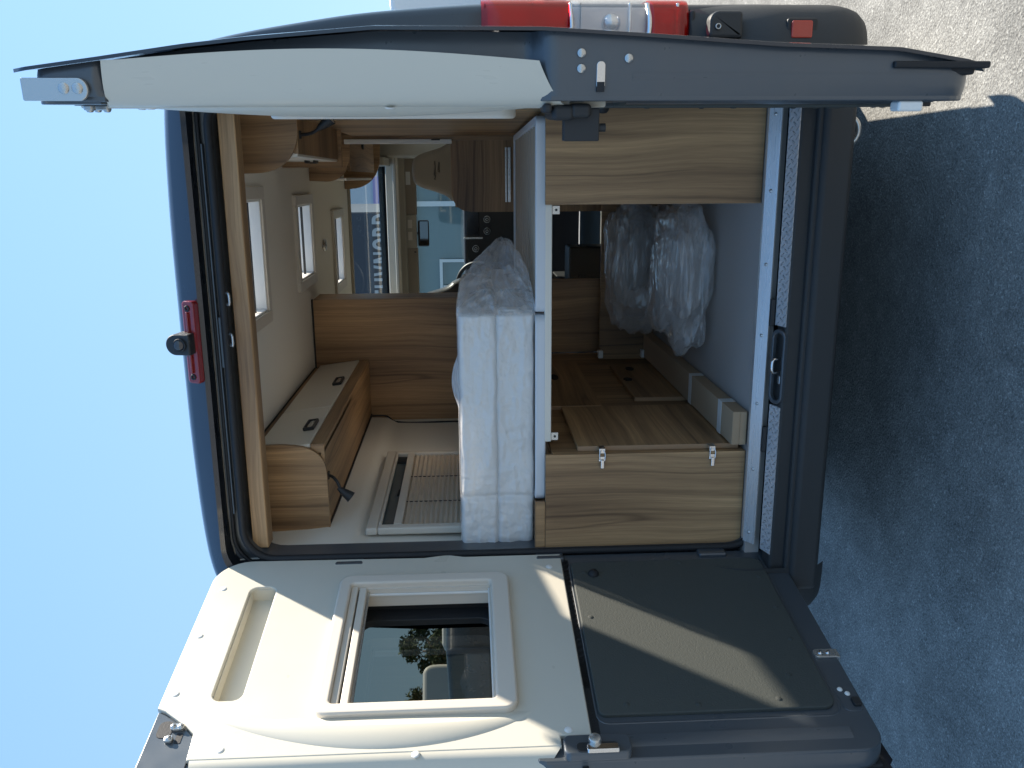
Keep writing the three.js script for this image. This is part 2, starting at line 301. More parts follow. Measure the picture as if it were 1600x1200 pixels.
// interior lining of the walls
const wallX = (y) => lerpTab([[0.5, 0.83], [1.3, 0.83], [1.6, 0.825], [1.985, 0.815], [2.015, 0.788], [2.12, 0.782], [2.2, 0.79], [2.45, 0.80]], y);
for (const sx of [-1, 1]) {
  const w = sheet((u, v) => [sx * wallX(0.55 + 1.9 * u), 0.55 + 1.9 * u, -0.06 - 3.4 * v], 76, 6);
  add('wall_lining', w, sx < 0 ? M.lining : M.lining, van, sx < 0 ? 'cream lining of the wall around the bed window' : undefined);
  add('rear_trim', sheet((u, v) => [sx * (0.772 + (wallX(0.55 + 1.83 * u) - 0.772) * v), 0.55 + 1.83 * u, -0.115 - 0.03 * v], 40, 2), M.lining, van);
}
add('floor_panel', metres(bx(-0.83, 0.83, 0.55, 0.60, -3.3, -0.004), 'z'), M.floor, van, 'grey vinyl floor of the rear storage bay');
add('cab_floor', bx(-0.95, 0.95, 0.45, 0.55, -5.0, -3.3), M.trimDark, van);
add('underbody', bx(-0.9, 0.9, 0.36, 0.545, -4.9, -0.05), M.rubber, van);

// wood header trim along the top of the opening
{
  const prof = rrect(0, 0.075, 0, 0.055, [0.012, 0.006, 0.004, 0.012]);
  const g = extr(prof, 1.5, 0.003).rotateY(-Math.PI / 2).translate(0.75, 2.288, -0.135);
  add('header_trim', metres(g, 'x', 0.2, 0.1), M.wood, van, 'wood edged trim strip along the top of the rear opening');
}

// --- sill: aluminium nose, tread plate, latch well, bumper ---
const strip = (x0, x1, a, b, t) => { const g = new THREE.BoxGeometry(x1 - x0, t, Math.hypot(b[0] - a[0], b[1] - a[1])); g.rotateX(Math.atan2(a[1] - b[1], b[0] - a[0])); return g.translate((x0 + x1) / 2, (a[1] + b[1]) / 2, (a[0] + b[0]) / 2); };
const nose = add('sill_profile', merge(strip(-0.748, 0.76, [-0.004, 0.607], [0.034, 0.580], 0.006), bx(-0.748, 0.76, 0.598, 0.606, -0.03, -0.003, 0.002)), M.alu, van, 'bright aluminium profile along the edge of the floor');
for (let i = 0; i < 7; i++) add('screw', lathe([[0, 0.003], [0.004, 0.0025], [0.006, 0]], 10).rotateX(0.62).translate(-0.71 + i * 0.235, 0.597, 0.0165), M.zinc, nose);
const treadGeo = (x0, x1) => metres(strip(x0, x1, [0.042, 0.560], [0.094, 0.5445], 0.006), 'x');
add('tread_plate', treadGeo(-0.76, -0.235), M.tread, van); add('tread_plate', treadGeo(0.035, 0.76), M.tread, van);
{
  const lw = grp('latch_well', van, 'black recessed latch striker in the middle of the sill');
  add('well_rim', (() => { const o = rrect(-0.225, 0.025, 0, 0.06, 0.028), h = rrect(-0.212, 0.012, 0.010, 0.05, 0.02, THREE.Path); o.holes.push(h); return extr(o, 0.010, 0.003).rotateX(-1.15).translate(0, 0.538, 0.100); })(), M.innerPaint, lw);
  add('well_floor', bx(-0.215, 0.015, 0.532, 0.540, 0.045, 0.088, 0.003), M.black, lw);
  add('striker_loop', tube([[-0.115, 0.535, 0.075], [-0.115, 0.575, 0.085], [-0.095, 0.58, 0.088], [-0.075, 0.575, 0.085], [-0.075, 0.535, 0.075]], 0.006, 30), M.chrome, lw);
  add('catch', merge(bx(-0.17, -0.05, 0.53, 0.538, 0.05, 0.09, 0.003), bx(-0.16, -0.13, 0.536, 0.55, 0.06, 0.08, 0.004)), M.zinc, lw);
}
for (const x of [0.075, -0.36]) add('sill_clip', bx(x - 0.045, x + 0.045, 0.566, 0.58, 0.028, 0.046, 0.003), M.black, van);
add('sill_step', merge(bx(-0.86, 0.86, 0.485, 0.548, 0.02, 0.098, 0.012), bx(-0.87, 0.87, 0.47, 0.50, 0.03, 0.118, 0.01)), M.bumper, van);
const bump = grp('rear_bumper', van, 'black plastic rear bumper with step');
add('bumper_step', merge(bx(-0.88, 0.88, 0.385, 0.485, 0.0, 0.135, 0.02), bx(-0.86, 0.86, 0.375, 0.42, -0.05, 0.11, 0.015)), M.bumper, bump);
for (const sx of [-1, 1]) {
  const g = sheet((u, v) => {              // wrap-round corner: u across (from inside to the flank), v up
    const y = 0.345 + 0.535 * v, a = u * Math.PI / 2, b = Math.pow(Math.sin(Math.min(1, v / 0.22) * Math.PI / 2), 0.6);
    const x = 0.80 + 0.225 * Math.pow(Math.sin(a), 0.62) * (0.86 + 0.14 * b), z = -0.12 + (0.24 - 0.07 * smooth(0.5, 1, v)) * Math.pow(Math.cos(a), 0.5) * (0.8 + 0.2 * b);
    return [sx * x, y, z];
  }, 26, 20);
  const c = add('bumper_corner', merge(g, bx(sx * 0.80, sx * 1.0, 0.868, 0.884, -0.14, 0.03, 0.008)), M.bumper, bump);
  if (sx > 0) {
    const rf = add('reflector_housing', extr(rrect(0.90, 0.965, 0.52, 0.612, 0.008), 0.02, 0.004).translate(0, 0, 0.085), M.black, bump);
    add('reflector', extr(rrect(0.908, 0.957, 0.537, 0.600, 0.006), 0.012, 0.003).translate(0, 0, 0.102), M.reflector, bump, 'red reflector set in the bumper corner');
    add('bumper_block', merge(extr(rrect(0.91, 0.985, 0.745, 0.845, [0.004, 0.012, 0.03, 0.012]), 0.03, 0.008).translate(0, 0, 0.07)), M.bumper, bump);
    add('bolt', new THREE.TorusGeometry(0.007, 0.002, 8, 16).translate(0.94, 0.82, 0.114), M.zinc, bump);
    add('bolt_head', new THREE.CylinderGeometry(0.005, 0.005, 0.006, 12).rotateX(Math.PI / 2).translate(0.94, 0.82, 0.112), M.black, bump);
  }
}
add('tow_eye', tube([[0.70, 0.36, -0.02], [0.68, 0.325, -0.01], [0.65, 0.315, -0.01], [0.62, 0.325, -0.01], [0.60, 0.36, -0.02]], 0.009, 24), M.zinc, van);

// --- lamps on the body ---
for (const sx of [-1, 1]) {
  const tl = grp('tail_light', van, sx > 0 ? 'tall red and clear tail light cluster beside the right door' : undefined);
  const lens = (y0, y1, r, dz = 0) => {
    const g = sheet((u, v) => {
      const a = u * Math.PI / 2, y = y0 + (y1 - y0) * v, e = Math.pow(Math.sin(Math.PI * Math.min(1, Math.max(0, v))), 0.12);
      return [sx * (0.905 + 0.135 * Math.pow(Math.sin(a), 0.55)), y, -0.13 + (0.165 + dz) * Math.pow(Math.cos(a), 0.4) * (0.93 + 0.07 * e)];
    }, 20, 14); return g;
  };
  add('lens', lens(1.245, 1.515), M.redLens, tl, 'upper red lens'); add('lens', lens(1.012, 1.243, 0, 0.004), M.clearLens, tl, 'clear lens in the middle'); add('lens', lens(0.886, 1.010), M.redLens, tl, 'lower red lens');
  add('lamp_body', merge(bx(sx * 0.90, sx * 1.018, 0.89, 1.512, -0.13, 0.0, 0.02), bx(sx * 0.893, sx * 0.905, 0.882, 1.52, -0.1, 0.03, 0.005)), std(lin(0.55, 0.5, 0.5), { metalness: 0.6, roughness: 0.3 }), tl);
  add('chrome_edge', tube([[sx * 0.905, 1.243, 0.036], [sx * 0.97, 1.245, 0.033], [sx * 1.02, 1.245, 0.0]], 0.006, 20), M.chrome, tl);
  add('chrome_edge', tube([[sx * 0.905, 1.010, 0.036], [sx * 0.97, 1.008, 0.033], [sx * 1.02, 1.01, 0.0]], 0.008, 20), M.chrome, tl);
  for (let i = 0; i < 5; i++) add('reflector_rib', bx(sx * 0.91, sx * 1.022, 0.915 + i * 0.145 + (i > 1 ? 0.01 : 0), 0.925 + i * 0.145, -0.1, 0.018, 0.004), M.chrome, tl);
  add('bulb', new THREE.SphereGeometry(0.03, 16, 10).translate(sx * 0.965, 1.12, 0.0), M.chrome, tl);
}
{
  const bl = grp('brake_light', van, 'red high level brake light above the doors');
  const place = (g) => g.rotateX(-0.42).translate(0, 2.455, 0.002);
  add('brake_lens', place(merge(extr(rrect(-0.135, 0.135, -0.024, 0.024, 0.012), 0.016, 0.006), bx(-0.1, 0.1, -0.004, 0.004, 0.02, 0.03, 0.003))), phy(lin(0.22, 0.012, 0.010), { roughness: 0.22, clearcoat: 0.8, clearcoatRoughness: 0.1 }), bl);
  for (const x of [-0.112, 0.112]) add('screw', place(new THREE.TorusGeometry(0.007, 0.0035, 8, 16).translate(x, 0, 0.023)), M.rubber, bl);
  const rc = grp('reversing_camera', van, 'black hooded reversing camera over the brake light');
  const hood = rrect(-0.034, 0.034, -0.02, 0.062, [0.006, 0.006, 0.034, 0.034]);
  add('camera_hood', extr(hood, 0.055, 0.006, 3, 14).rotateX(-0.2).translate(0, 2.462, 0.0), M.black, rc);
  add('camera_lens', lathe([[0, 0.006], [0.012, 0.004], [0.017, 0]], 20).rotateX(Math.PI / 2 - 0.2 + 0.35).translate(0, 2.486, 0.062), phy(lin(0.02, 0.02, 0.025), { roughness: 0.05, clearcoat: 1 }), rc);
  add('lens_ring', new THREE.TorusGeometry(0.019, 0.003, 8, 24).rotateX(-0.2).translate(0, 2.486, 0.063), M.rubber, rc);
}
// dark recess on the corner post above the tail light
add('corner_grille', extr(rrect(0.938, 0.965, 1.90, 2.02, 0.006), 0.006, 0.002).translate(0, 0, -0.022), M.black, van);

// road wheels
for (const sx of [-1, 1]) for (const z of [-1.15, -4.3]) {
  const w = add('road_wheel', new THREE.TorusGeometry(0.25, 0.095, 14, 32).rotateY(Math.PI / 2).scale(1.15, 1, 1).translate(sx * 0.85, 0.345, z), M.rubber, van);
  add('rim', new THREE.CylinderGeometry(0.2, 0.2, 0.14, 24).rotateZ(Math.PI / 2).translate(sx * 0.85, 0.345, z), M.zinc, w);
}

/* ---------- rear doors ---------- */
// local frame of a door: x = from hinge to free edge, y = height, z = towards the outside (flip for the right door)
const SKIN = [[0.44, 0.055], [0.50, 0.075], [0.66, 0.10], [0.92, 0.108], [1.2, 0.126], [1.4, 0.137], [1.75, 0.138], [2.0, 0.118], [2.13, 0.104], [2.3, 0.080], [2.48, 0.056]];
function buildDoor(name, right, label) {
  const d = grp(name, van, label), F = right ? -1 : 1, W = 0.865;
  const flip = (g) => { if (!right) return g; g.scale(1, 1, -1); const q = g.index ? g.toNonIndexed() : g; for (const k of Object.keys(q.attributes)) { const a = q.attributes[k], n = a.itemSize; for (let t = 0; t < a.count; t += 3) for (let c = 0; c < n; c++) { const i = (t + 1) * n + c, j = (t + 2) * n + c, v = a.array[i]; a.array[i] = a.array[j]; a.array[j] = v; } } return q; };
  const put = (nm, g, m, p = d, l) => add(nm, flip(g), m, p, l);
  const outline = (o) => rrect(-0.03 - o, W + o, 0.482 - o, 2.438 + o, [0.06 + o, 0.06 + o, 0.03 + o, 0.10 + o]).getSpacedPoints(300).slice(0, -1).map((q) => { if (q.x > W - 0.03) q.x -= 0.035 * smooth(1.40, 1.43, q.y) * (1 - smooth(2.285, 2.305, q.y)); return q; });
  // outer skin, thin folded sheet that overlaps the frame all round
  {
    const P = rrect(-0.045, 0.915, 0.475, 2.455, [0.04, 0.03, 0.012, 0.11]).getPoints(14), n = P.length, p = [], ix = [];
    const rings = [[1, 0.0], [1, -0.010], [0.965, -0.016], [0.8, -0.016]];
    const cx = 0.42, cy = 1.46, NY = 60, NX = 6;
    // skin as a grid trimmed by the outline
    const g = sheet((u, v) => {
      const y = 0.455 + 2.017 * v; let x0 = -0.045, x1 = 0.880;
      const cut = (yy, r, top) => { const t = top ? Math.max(0, yy - (2.472 - r)) : Math.max(0, 0.455 + r - yy); return r - Math.sqrt(Math.max(0, r * r - t * t)); };
      x0 += Math.max(cut(y, 0.11, true), cut(y, 0.04, false)); x1 -= Math.max(cut(y, 0.012, true), cut(y, 0.03, false));
      const s = x0 + (x1 - x0) * u, b = 0.012 * (1 - Math.pow(Math.abs(u - 0.5) * 2, 6));
      return [s, y, lerpTab(SKIN, y) + b];
    }, 14, 70);
    const inner = g.clone(); inner.translate(0, 0, -0.007);
    const edge = [];
    const q = g.attributes.position, NXX = 15, NYY = 71;
    const border = []; for (let i = 0; i < NXX; i++) border.push(i); for (let j = 1; j < NYY; j++) border.push(j * NXX + NXX - 1); for (let i = NXX - 2; i >= 0; i--) border.push((NYY - 1) * NXX + i); for (let j = NYY - 2; j > 0; j--) border.push(j * NXX);
    border.forEach((k) => { edge.push(q.getX(k), q.getY(k), q.getZ(k), q.getX(k), q.getY(k), q.getZ(k) - 0.007); });
    const ei = []; for (let i = 0; i < border.length; i++) { const a = 2 * i, b = 2 * ((i + 1) % border.length); ei.push(a, b, b + 1, a, b + 1, a + 1); }
    const eg = new THREE.BufferGeometry(); eg.setAttribute('position', new THREE.Float32BufferAttribute(edge, 3)); eg.setAttribute('uv', new THREE.Float32BufferAttribute(edge.filter((_, i) => i % 3 < 2), 2)); eg.setIndex(ei); eg.computeVertexNormals();
    // cut the window opening out of both sheets
    const cutWin = (gg) => { const k = gg.toNonIndexed(), a = k.attributes.position, keep = []; for (let t = 0; t < a.count; t += 3) { const mx = (a.getX(t) + a.getX(t + 1) + a.getX(t + 2)) / 3, my = (a.getY(t) + a.getY(t + 1) + a.getY(t + 2)) / 3; if (!(mx > 0.15 && mx < 0.69 && my > 1.49 && my < 1.95)) keep.push(t, t + 1, t + 2); } const o = new THREE.BufferGeometry(); for (const nm of ['position', 'normal', 'uv']) { const at = k.attributes[nm], z = at.itemSize, arr = []; for (const i of keep) for (let c = 0; c < z; c++) arr.push(at.array[i * z + c]); o.setAttribute(nm, new THREE.Float32BufferAttribute(arr, z)); } return o; };
    put('outer_skin', merge(cutWin(g), cutWin(inner), eg), M.paint);
  }
  // inner frame: side walls from the trim out to the skin, plus the inner sheet with a window opening
  {
    const P = outline(0), n = P.length, p = [], uv = [], ix = [], tiers = 5;
    for (let t = 0; t <= tiers; t++) P.forEach((q, i) => {
      const z1 = lerpTab(SKIN, q.y) - 0.006, k = t / tiers, bulge = 0.010 * Math.sin(Math.PI * k);
      const nx = (q.x - 0.42), ny = (q.y - 1.46), l = Math.hypot(nx / 0.45, ny);
      p.push(q.x + bulge * Math.sign(nx) * (Math.abs(nx) > 0.38 ? 1 : 0), q.y, 0.004 + (z1 - 0.004) * k); uv.push(i * 0.05, k * 0.12);
    });
    for (let t = 0; t < tiers; t++) for (let i = 0; i < n; i++) { const a = t * n + i, b = t * n + (i + 1) % n; ix.push(a, b, b + n, a, b + n, a + n); }
    const g = new THREE.BufferGeometry(); g.setAttribute('position', new THREE.Float32BufferAttribute(p, 3)); g.setAttribute('uv', new THREE.Float32BufferAttribute(uv, 2)); g.setIndex(ix); g.computeVertexNormals();
    const S = new THREE.Shape(P); S.holes.push(rrect(0.13, 0.69, 1.485, 1.96, 0.03, THREE.Path)); S.holes.push(rrect(0.10, 0.64, 2.21, 2.32, 0.02, THREE.Path));
    const flat = extr(S, 0.006, 0.004, 3, 14).translate(0, 0, -0.002);
    const lip = new THREE.TubeGeometry(new THREE.CatmullRomCurve3(rrect(0.015, 0.745, 0.553, 1.236, [0.045, 0.04, 0.03, 0.03]).getPoints(14).map((q) => new THREE.Vector3(q.x, q.y, -0.002)), true), 200, 0.006, 6, true);
    const roll = sheet((u, v) => { const a = (u - 0.0) * Math.PI / 2; return [W - 0.075 + 0.085 * Math.sin(a), 0.56 + 0.66 * v, 0.05 - 0.062 * Math.cos(a)]; }, 10, 4);
    put('inner_frame', merge(g, flat, lip, roll), M.innerPaint);
    put('window_reveal', (() => { const a = rrect(0.13, 0.69, 1.485, 1.96, 0.03).getPoints(10), pp = [], xx = []; a.forEach((q) => pp.push(q.x, q.y, 0.0, q.x, q.y, 0.135)); for (let i = 0; i < a.length; i++) { const k = 2 * i, l = 2 * ((i + 1) % a.length); xx.push(k, l, l + 1, k, l + 1, k + 1); } const r = new THREE.BufferGeometry(); r.setAttribute('position', new THREE.Float32BufferAttribute(pp, 3)); r.setAttribute('uv', new THREE.Float32BufferAttribute(pp.filter((_, i) => i % 3 < 2), 2)); r.setIndex(xx); r.computeVertexNormals(); return r; })(), M.rubber);
  }
  // cream upper trim with window and grip slot
  {
    const S = new THREE.Shape();
    S.moveTo(-0.022, 1.262); S.lineTo(-0.022, 1.6); S.lineTo(-0.036, 1.66); S.lineTo(-0.022, 1.74); S.lineTo(-0.03, 2.33); S.absarc(0.085, 2.33, 0.115, Math.PI, Math.PI / 2, true);
    S.lineTo(0.642, 2.445); S.lineTo(0.655, 2.418); S.lineTo(0.712, 2.345); S.lineTo(0.735, 2.322); S.lineTo(W - 0.040, 2.315); S.lineTo(W - 0.040, 1.345); S.lineTo(0.79, 1.345); S.lineTo(0.79, 1.262); S.closePath();
    S.holes.push(rrect(0.118, 0.622, 2.222, 2.308, 0.028, THREE.Path)); S.holes.push(rrect(0.13, 0.69, 1.485, 1.965, 0.03, THREE.Path));
    const base = extr(S, 0.008, 0.004, 3, 12).translate(0, 0, -0.014);
    // raised centre field that falls away in a curved shoulder towards the free edge
    const T = new THREE.Shape();
    T.moveTo(0.06, 1.40); T.lineTo(0.70, 1.39); T.bezierCurveTo(0.80, 1.50, 0.826, 1.60, 0.826, 1.75); T.bezierCurveTo(0.826, 1.95, 0.79, 2.12, 0.668, 2.32); T.lineTo(0.62, 2.35); T.lineTo(0.09, 2.35); T.bezierCurveTo(0.05, 2.35, 0.05, 2.30, 0.05, 2.2); T.lineTo(0.045, 1.5); T.closePath();
    T.holes.push(rrect(0.118, 0.622, 2.222, 2.308, 0.028, THREE.Path)); T.holes.push(rrect(0.13, 0.69, 1.485, 1.965, 0.03, THREE.Path));
    // shoulder: wide on the free-edge side
    const sh = sheet((u, v) => {
      const y = 1.39 + 0.93 * v, b = Math.sin(Math.PI * Math.pow(v, 0.9));
      const x1 = 0.685 + 0.14 * Math.pow(b, 0.75) - 0.02 * v, x0 = x1 - 0.062 * b - 0.004; const a = u * Math.PI / 2;
      return [x0 + (x1 - x0) * u, y, -0.0155 - 0.022 * b * Math.pow(Math.cos(a), 0.8)];
    }, 10, 40);
    const field = sheet((u, v) => {
      const y = 1.39 + 0.93 * v, b = Math.sin(Math.PI * Math.pow(v, 0.9)), x1 = 0.685 + 0.14 * Math.pow(b, 0.75) - 0.02 * v - 0.062 * b - 0.004;
      const x0 = 0.695; return [Math.min(x1, x0 + (x1 - x0) * u), y, -0.0155 - 0.022 * b * Math.pow(u, 0.7)];
    }, 12, 40);
    const retX = [sheet((u, v) => { const a = u * Math.PI / 2, y = 1.345 + 0.962 * v, y2 = 1.345 + 0.07 * u + (0.962 - 0.07 * u - 0.012 * u) * v, k = 0.8 + 0.2 * Math.sin(Math.PI * Math.min(1, v * 1.02)); return [W - 0.045 + 0.058 * Math.pow(Math.sin(a), 0.8), y2, -0.0165 + (0.112 * k) * (1 - Math.pow(Math.cos(a), 0.9))]; }, 14, 24)];
    const tr = put('upper_trim', merge(base, sh, field, retX), M.cream, d, 'cream plastic upper door trim');
    const pocket = merge(bx(0.112, 0.628, 2.216, 2.314, 0.034, 0.038), bx(0.112, 0.628, 2.305, 2.314, -0.008, 0.036), bx(0.112, 0.628, 2.216, 2.225, -0.008, 0.036), bx(0.110, 0.121, 2.216, 2.314, -0.008, 0.036), bx(0.619, 0.630, 2.216, 2.314, -0.008, 0.036));
    put('grip_slot', pocket, M.cream, tr);
    for (const [s, y] of [[0.59, 2.412], [0.121, 2.398], [0.795, 2.236], [0.834, 1.727], [0.051, 1.307], [0.772, 1.322], [0.35, 2.412]]) put('screw', lathe([[0, 0.0032], [0.006, 0.003], [0.0095, 0.0018], [0.0115, 0]], 14).rotateX(-Math.PI / 2).translate(s, y, -0.018), M.white, tr);
  }
  // window: frame, blind cassette, pane
  {
    const w = grp('door_window', d);
    const ring = (a, b, dep, z, bev, ra, rb) => { const o = rrect(a[0], a[1], a[2], a[3], ra); o.holes.push(rrect(b[0], b[1], b[2], b[3], rb, THREE.Path)); return extr(o, dep, bev, 4, 12).translate(0, 0, z); };
    put('window_frame', ring([0.097, 0.708, 1.452, 2.012], [0.142, 0.668, 1.512, 1.972], 0.014, -0.034, 0.008, 0.04, 0.012), M.frame, w);
    put('window_liner', merge(bx(0.135, 0.15, 1.50, 1.975, -0.02, 0.05), bx(0.66, 0.676, 1.50, 1.975, -0.02, 0.05), bx(0.135, 0.676, 1.505, 1.516, -0.02, 0.05)), M.frame, w);
    put('blind_cassette', merge(bx(0.142, 0.668, 1.950, 1.972, -0.028, 0.02, 0.004), bx(0.142, 0.668, 1.921, 1.946, -0.024, 0.018, 0.005)), M.frame, w);
    put('blind_bar', bx(0.145, 0.665, 1.913, 1.922, -0.012, 0.004, 0.002), M.zinc, w);
    put('side_rail', merge(bx(0.151, 0.158, 1.515, 1.92, -0.004, 0.004, 0.002), bx(0.66, 0.664, 1.515, 1.92, -0.012, 0.0, 0.001), bx(0.15, 0.66, 1.5165, 1.5215, -0.012, 0.0, 0.001)), M.white, w);
    put('pane_surround', ring([0.125, 0.695, 1.48, 1.965], [0.185, 0.676, 1.512, 1.94], 0.02, 0.085, 0.003, 0.03, 0.04), M.rubber, w);
    put('pane', new THREE.ShapeGeometry(rrect(0.13, 0.69, 1.485, 1.96, 0.03), 8).translate(0, 0, 0.118), M.tint, w, 'dark tinted acrylic pane');
  }
  // dark lower trim
  {
    const lt = put('lower_trim', extr(rrect(0.03, 0.725, 0.565, 1.232, [0.04, 0.035, 0.02, 0.02]), 0.006, 0.004, 3).translate(0, 0, -0.014), M.trimDark, d, 'dark grained lower door trim');
    for (const [s, y] of [[0.09, 1.19], [0.14, 0.60], [0.30, 0.595], [0.45, 0.60], [0.60, 0.66], [0.69, 0.72], [0.70, 0.95], [0.69, 1.15], [0.32, 1.20], [0.05, 0.85]]) put('clip', lathe([[0, 0.004], [0.006, 0.0035], [0.010, 0]], 12).rotateX(-Math.PI / 2).translate(s, y, -0.017), M.trimDark, lt);
    put('stop_buffer', lathe([[0, 0.018], [0.012, 0.016], [0.018, 0.008], [0.019, 0]], 16).rotateX(-Math.PI / 2).translate(0.10, 1.16, -0.016), M.rubber, lt);
    put('trim_gap', bx(0.0, 0.79, 1.236, 1.258, -0.006, -0.001), M.rubber, d);
  }
  // hardware
  {
    const c = grp('corner_latch', d);
    const S = new THREE.Shape(); S.moveTo(0.648, 2.441); S.lineTo(0.662, 2.415); S.lineTo(0.718, 2.343); S.lineTo(0.745, 2.318); S.lineTo(W - 0.005, 2.312); S.lineTo(W - 0.005, 2.416); S.absarc(W - 0.03, 2.416, 0.025, 0, Math.PI / 2); S.closePath();
    put('latch_plate', extr(S, 0.004, 0.003).translate(0, 0, -0.008), M.innerPaint, c);
    put('latch_slot', extr(rrect(0.685, 0.742, 2.383, 2.422, 0.016), 0.001).translate(0, 0, -0.0125), M.rubber, c);
    put('latch_slot', extr(rrect(0.728, 0.762, 2.350, 2.366, 0.003), 0.001).translate(0, 0, -0.0125), M.rubber, c);
    put('catch', merge(extr(rrect(0.702, 0.722, 2.352, 2.387, 0.007), 0.006, 0.002).translate(0, 0, -0.02), extr(rrect(0.742, 0.762, 2.370, 2.392, 0.007), 0.006, 0.002).translate(0, 0, -0.02)), M.zinc, c);
    for (const [s, y] of [[0.712, 2.360], [0.712, 2.380], [0.752, 2.381]]) put('bolt', lathe([[0, 0.008], [0.006, 0.007], [0.0085, 0.003], [0.009, 0]], 12).rotateX(-Math.PI / 2).translate(s, y, -0.019), M.zinc, c);
    const e = grp('edge_plate', d, 'bolted metal keeper at the top of the free edge');
    put('keeper', extr(rrect(-0.002, 0.042, 2.325, 2.455, [0.02, 0.02, 0.004, 0.004]), 0.005, 0.002).rotateY(-Math.PI / 2).translate(W + 0.018, 0, -0.002), M.zinc, e);
    for (const y of [2.345, 2.372]) put('bolt', lathe([[0, 0.006], [0.006, 0.005], [0.010, 0.004], [0.012, 0]], 14).rotateZ(-Math.PI / 2).translate(W + 0.019, y, 0.02), M.zinc, e);
    const b = grp('door_check', d);
    put('check_bracket', merge(extr(rrect(0.493, 0.528, 0.484, 0.552, [0.003, 0.003, 0.014, 0.014]), 0.004, 0.002).translate(0, 0, -0.012), bx(0.493, 0.528, 0.474, 0.486, -0.012, 0.012, 0.002)), M.zinc, b);
    for (const y of [0.508, 0.531]) put('bolt', lathe([[0, 0.005], [0.006, 0.004], [0.008, 0]], 12).rotateX(-Math.PI / 2).translate(0.511, y, -0.015), M.chrome, b);
    const l = grp('bottom_latch', d);
    put('latch_dish', extr(rrect(0.64, 0.735, 0.488, 0.545, 0.02), 0.003, 0.002).translate(0, 0, -0.006), M.innerPaint, l);
    for (const [s, y] of [[0.655, 0.53], [0.672, 0.515]]) put('bolt', lathe([[0, 0.005], [0.006, 0.004], [0.008, 0]], 12).rotateX(-Math.PI / 2).translate(s, y, -0.009), M.white, l);
    put('catch', extr(rrect(0.69, 0.72, 0.492, 0.515, 0.005), 0.01, 0.002).translate(0, 0, -0.015), M.black, l);
    // lock housing at hand height
    const k = grp('lock_housing', d, right ? 'black inner door handle with square cover' : 'lock housing with release knob');
    if (right) {
      put('handle_bar', merge(bx(0.66, 0.85, 1.335, 1.385, -0.045, -0.012, 0.012), bx(0.70, 0.85, 1.30, 1.345, -0.04, -0.01, 0.01), bx(0.78, 0.86, 1.385, 1.405, -0.03, -0.01, 0.008)), M.black, k);
      put('lock_cover', bx(0.80, 0.83, 1.280, 1.358, -0.088, -0.02, 0.003), M.black, k);
      put('release_knob', new THREE.CylinderGeometry(0.009, 0.009, 0.02, 14).translate(0.815, 1.275, -0.06), M.black, k);
    } else {
      put('housing', extr(rrect(0.805, W + 0.004, 1.165, 1.342, 0.018), 0.018, 0.006, 3).translate(0, 0, -0.03), M.innerPaint, k);
      put('recess', extr(rrect(0.835, W, 1.20, 1.31, 0.012), 0.002, 0.001).translate(0, 0, -0.038), M.black, k);
      put('release_knob', lathe([[0, 0.026], [0.014, 0.025], [0.017, 0.02], [0.016, 0]], 20).rotateX(-Math.PI / 2).translate(0.84, 1.262, -0.036), M.zinc, k);
      put('handle', merge(bx(0.848, 0.872, 1.20, 1.285, -0.05, -0.036, 0.005)), M.chrome, k);
    }
    // free edge: cap screws and latch mouth
    for (const [y, z] of [[1.328, 0.088], [1.328, 0.058], [1.23, 0.078]]) put('edge_screw', lathe([[0, 0.004], [0.005, 0.0035], [0.0085, 0.001], [0.009, 0]], 14).rotateZ(-Math.PI / 2).translate(W + 0.012, y, z), M.zinc, d);
    const mouth = grp('latch_mouth', d);
    put('mouth_plate', extr(rrect(0.018, 0.072, 1.278, 1.296, 0.008), 0.003, 0.001).rotateY(-Math.PI / 2).translate(W + 0.011, 0, 0), M.chrome, mouth);
    put('mouth_gap', bx(W + 0.002, W + 0.0125, 1.279, 1.295, 0.012, 0.032), M.rubber, mouth);
    put('bottom_flap', bx(0.845, 0.884, 0.463, 0.67, lerpTab(SKIN, 0.55) - 0.024, lerpTab(SKIN, 0.55) - 0.010, 0.004), M.rubber, d);
    put('bottom_seal', bx(0.80, 0.872, 0.488, 0.545, 0.046, 0.064, 0.006), M.rubber, d);
    if (right) put('edge_buffer', bx(0.82, 0.862, 0.585, 0.64, -0.028, -0.006, 0.006), M.white, d);
  }
  return d;
}
const doorL = buildDoor('rear_door', false, 'open rear door with cream upper trim, tinted window and dark lower trim');
doorL.position.set(-0.805, 0, 0.01); doorL.rotation.y = -R(100.5);
const doorR = buildDoor('rear_door', true, 'open rear door seen edge-on beside the tail light');
doorR.position.set(0.735, 0, 0.03); doorR.rotation.y = -R(94.2);
for (const [sx, dx] of [[-1, -0.815], [1, 0.79]]) for (const y of [0.72, 1.3, 2.0]) add('hinge', merge(bx(dx - 0.03, dx + 0.03, y - 0.05, y + 0.05, -0.03, 0.02, 0.008), new THREE.CylinderGeometry(0.012, 0.012, 0.12, 12).translate(dx, y, 0.02)), M.innerPaint, van);

/* ---------- built-in furniture ---------- */
const wbox = (x0, x1, y0, y1, z0, z1, grain = 'y', r = 0.0015) => metres(bx(x0, x1, y0, y1, z0, z1, r), grain, rr(0, 3), rr(0, 3));
// right storage cabinet
{
  const c = grp('storage_cabinet', van, 'wood fronted storage cabinet at the right of the bay');
  add('front_panel', wbox(0.426, 0.77, 0.603, 1.314, -0.066, -0.05), M.wood, c);
  add('side_panel', wbox(0.427, 0.443, 0.603, 1.312, -1.25, -0.067), M.wood, c);
  add('edge_band', bx(0.4245, 0.4262, 0.603, 1.314, -0.0655, -0.0505), M.woodEdge, c);
  add('back_panel', wbox(0.43, 0.80, 1.2975, 1.3125, -1.8, -0.067, 'z'), M.wood, c);
}
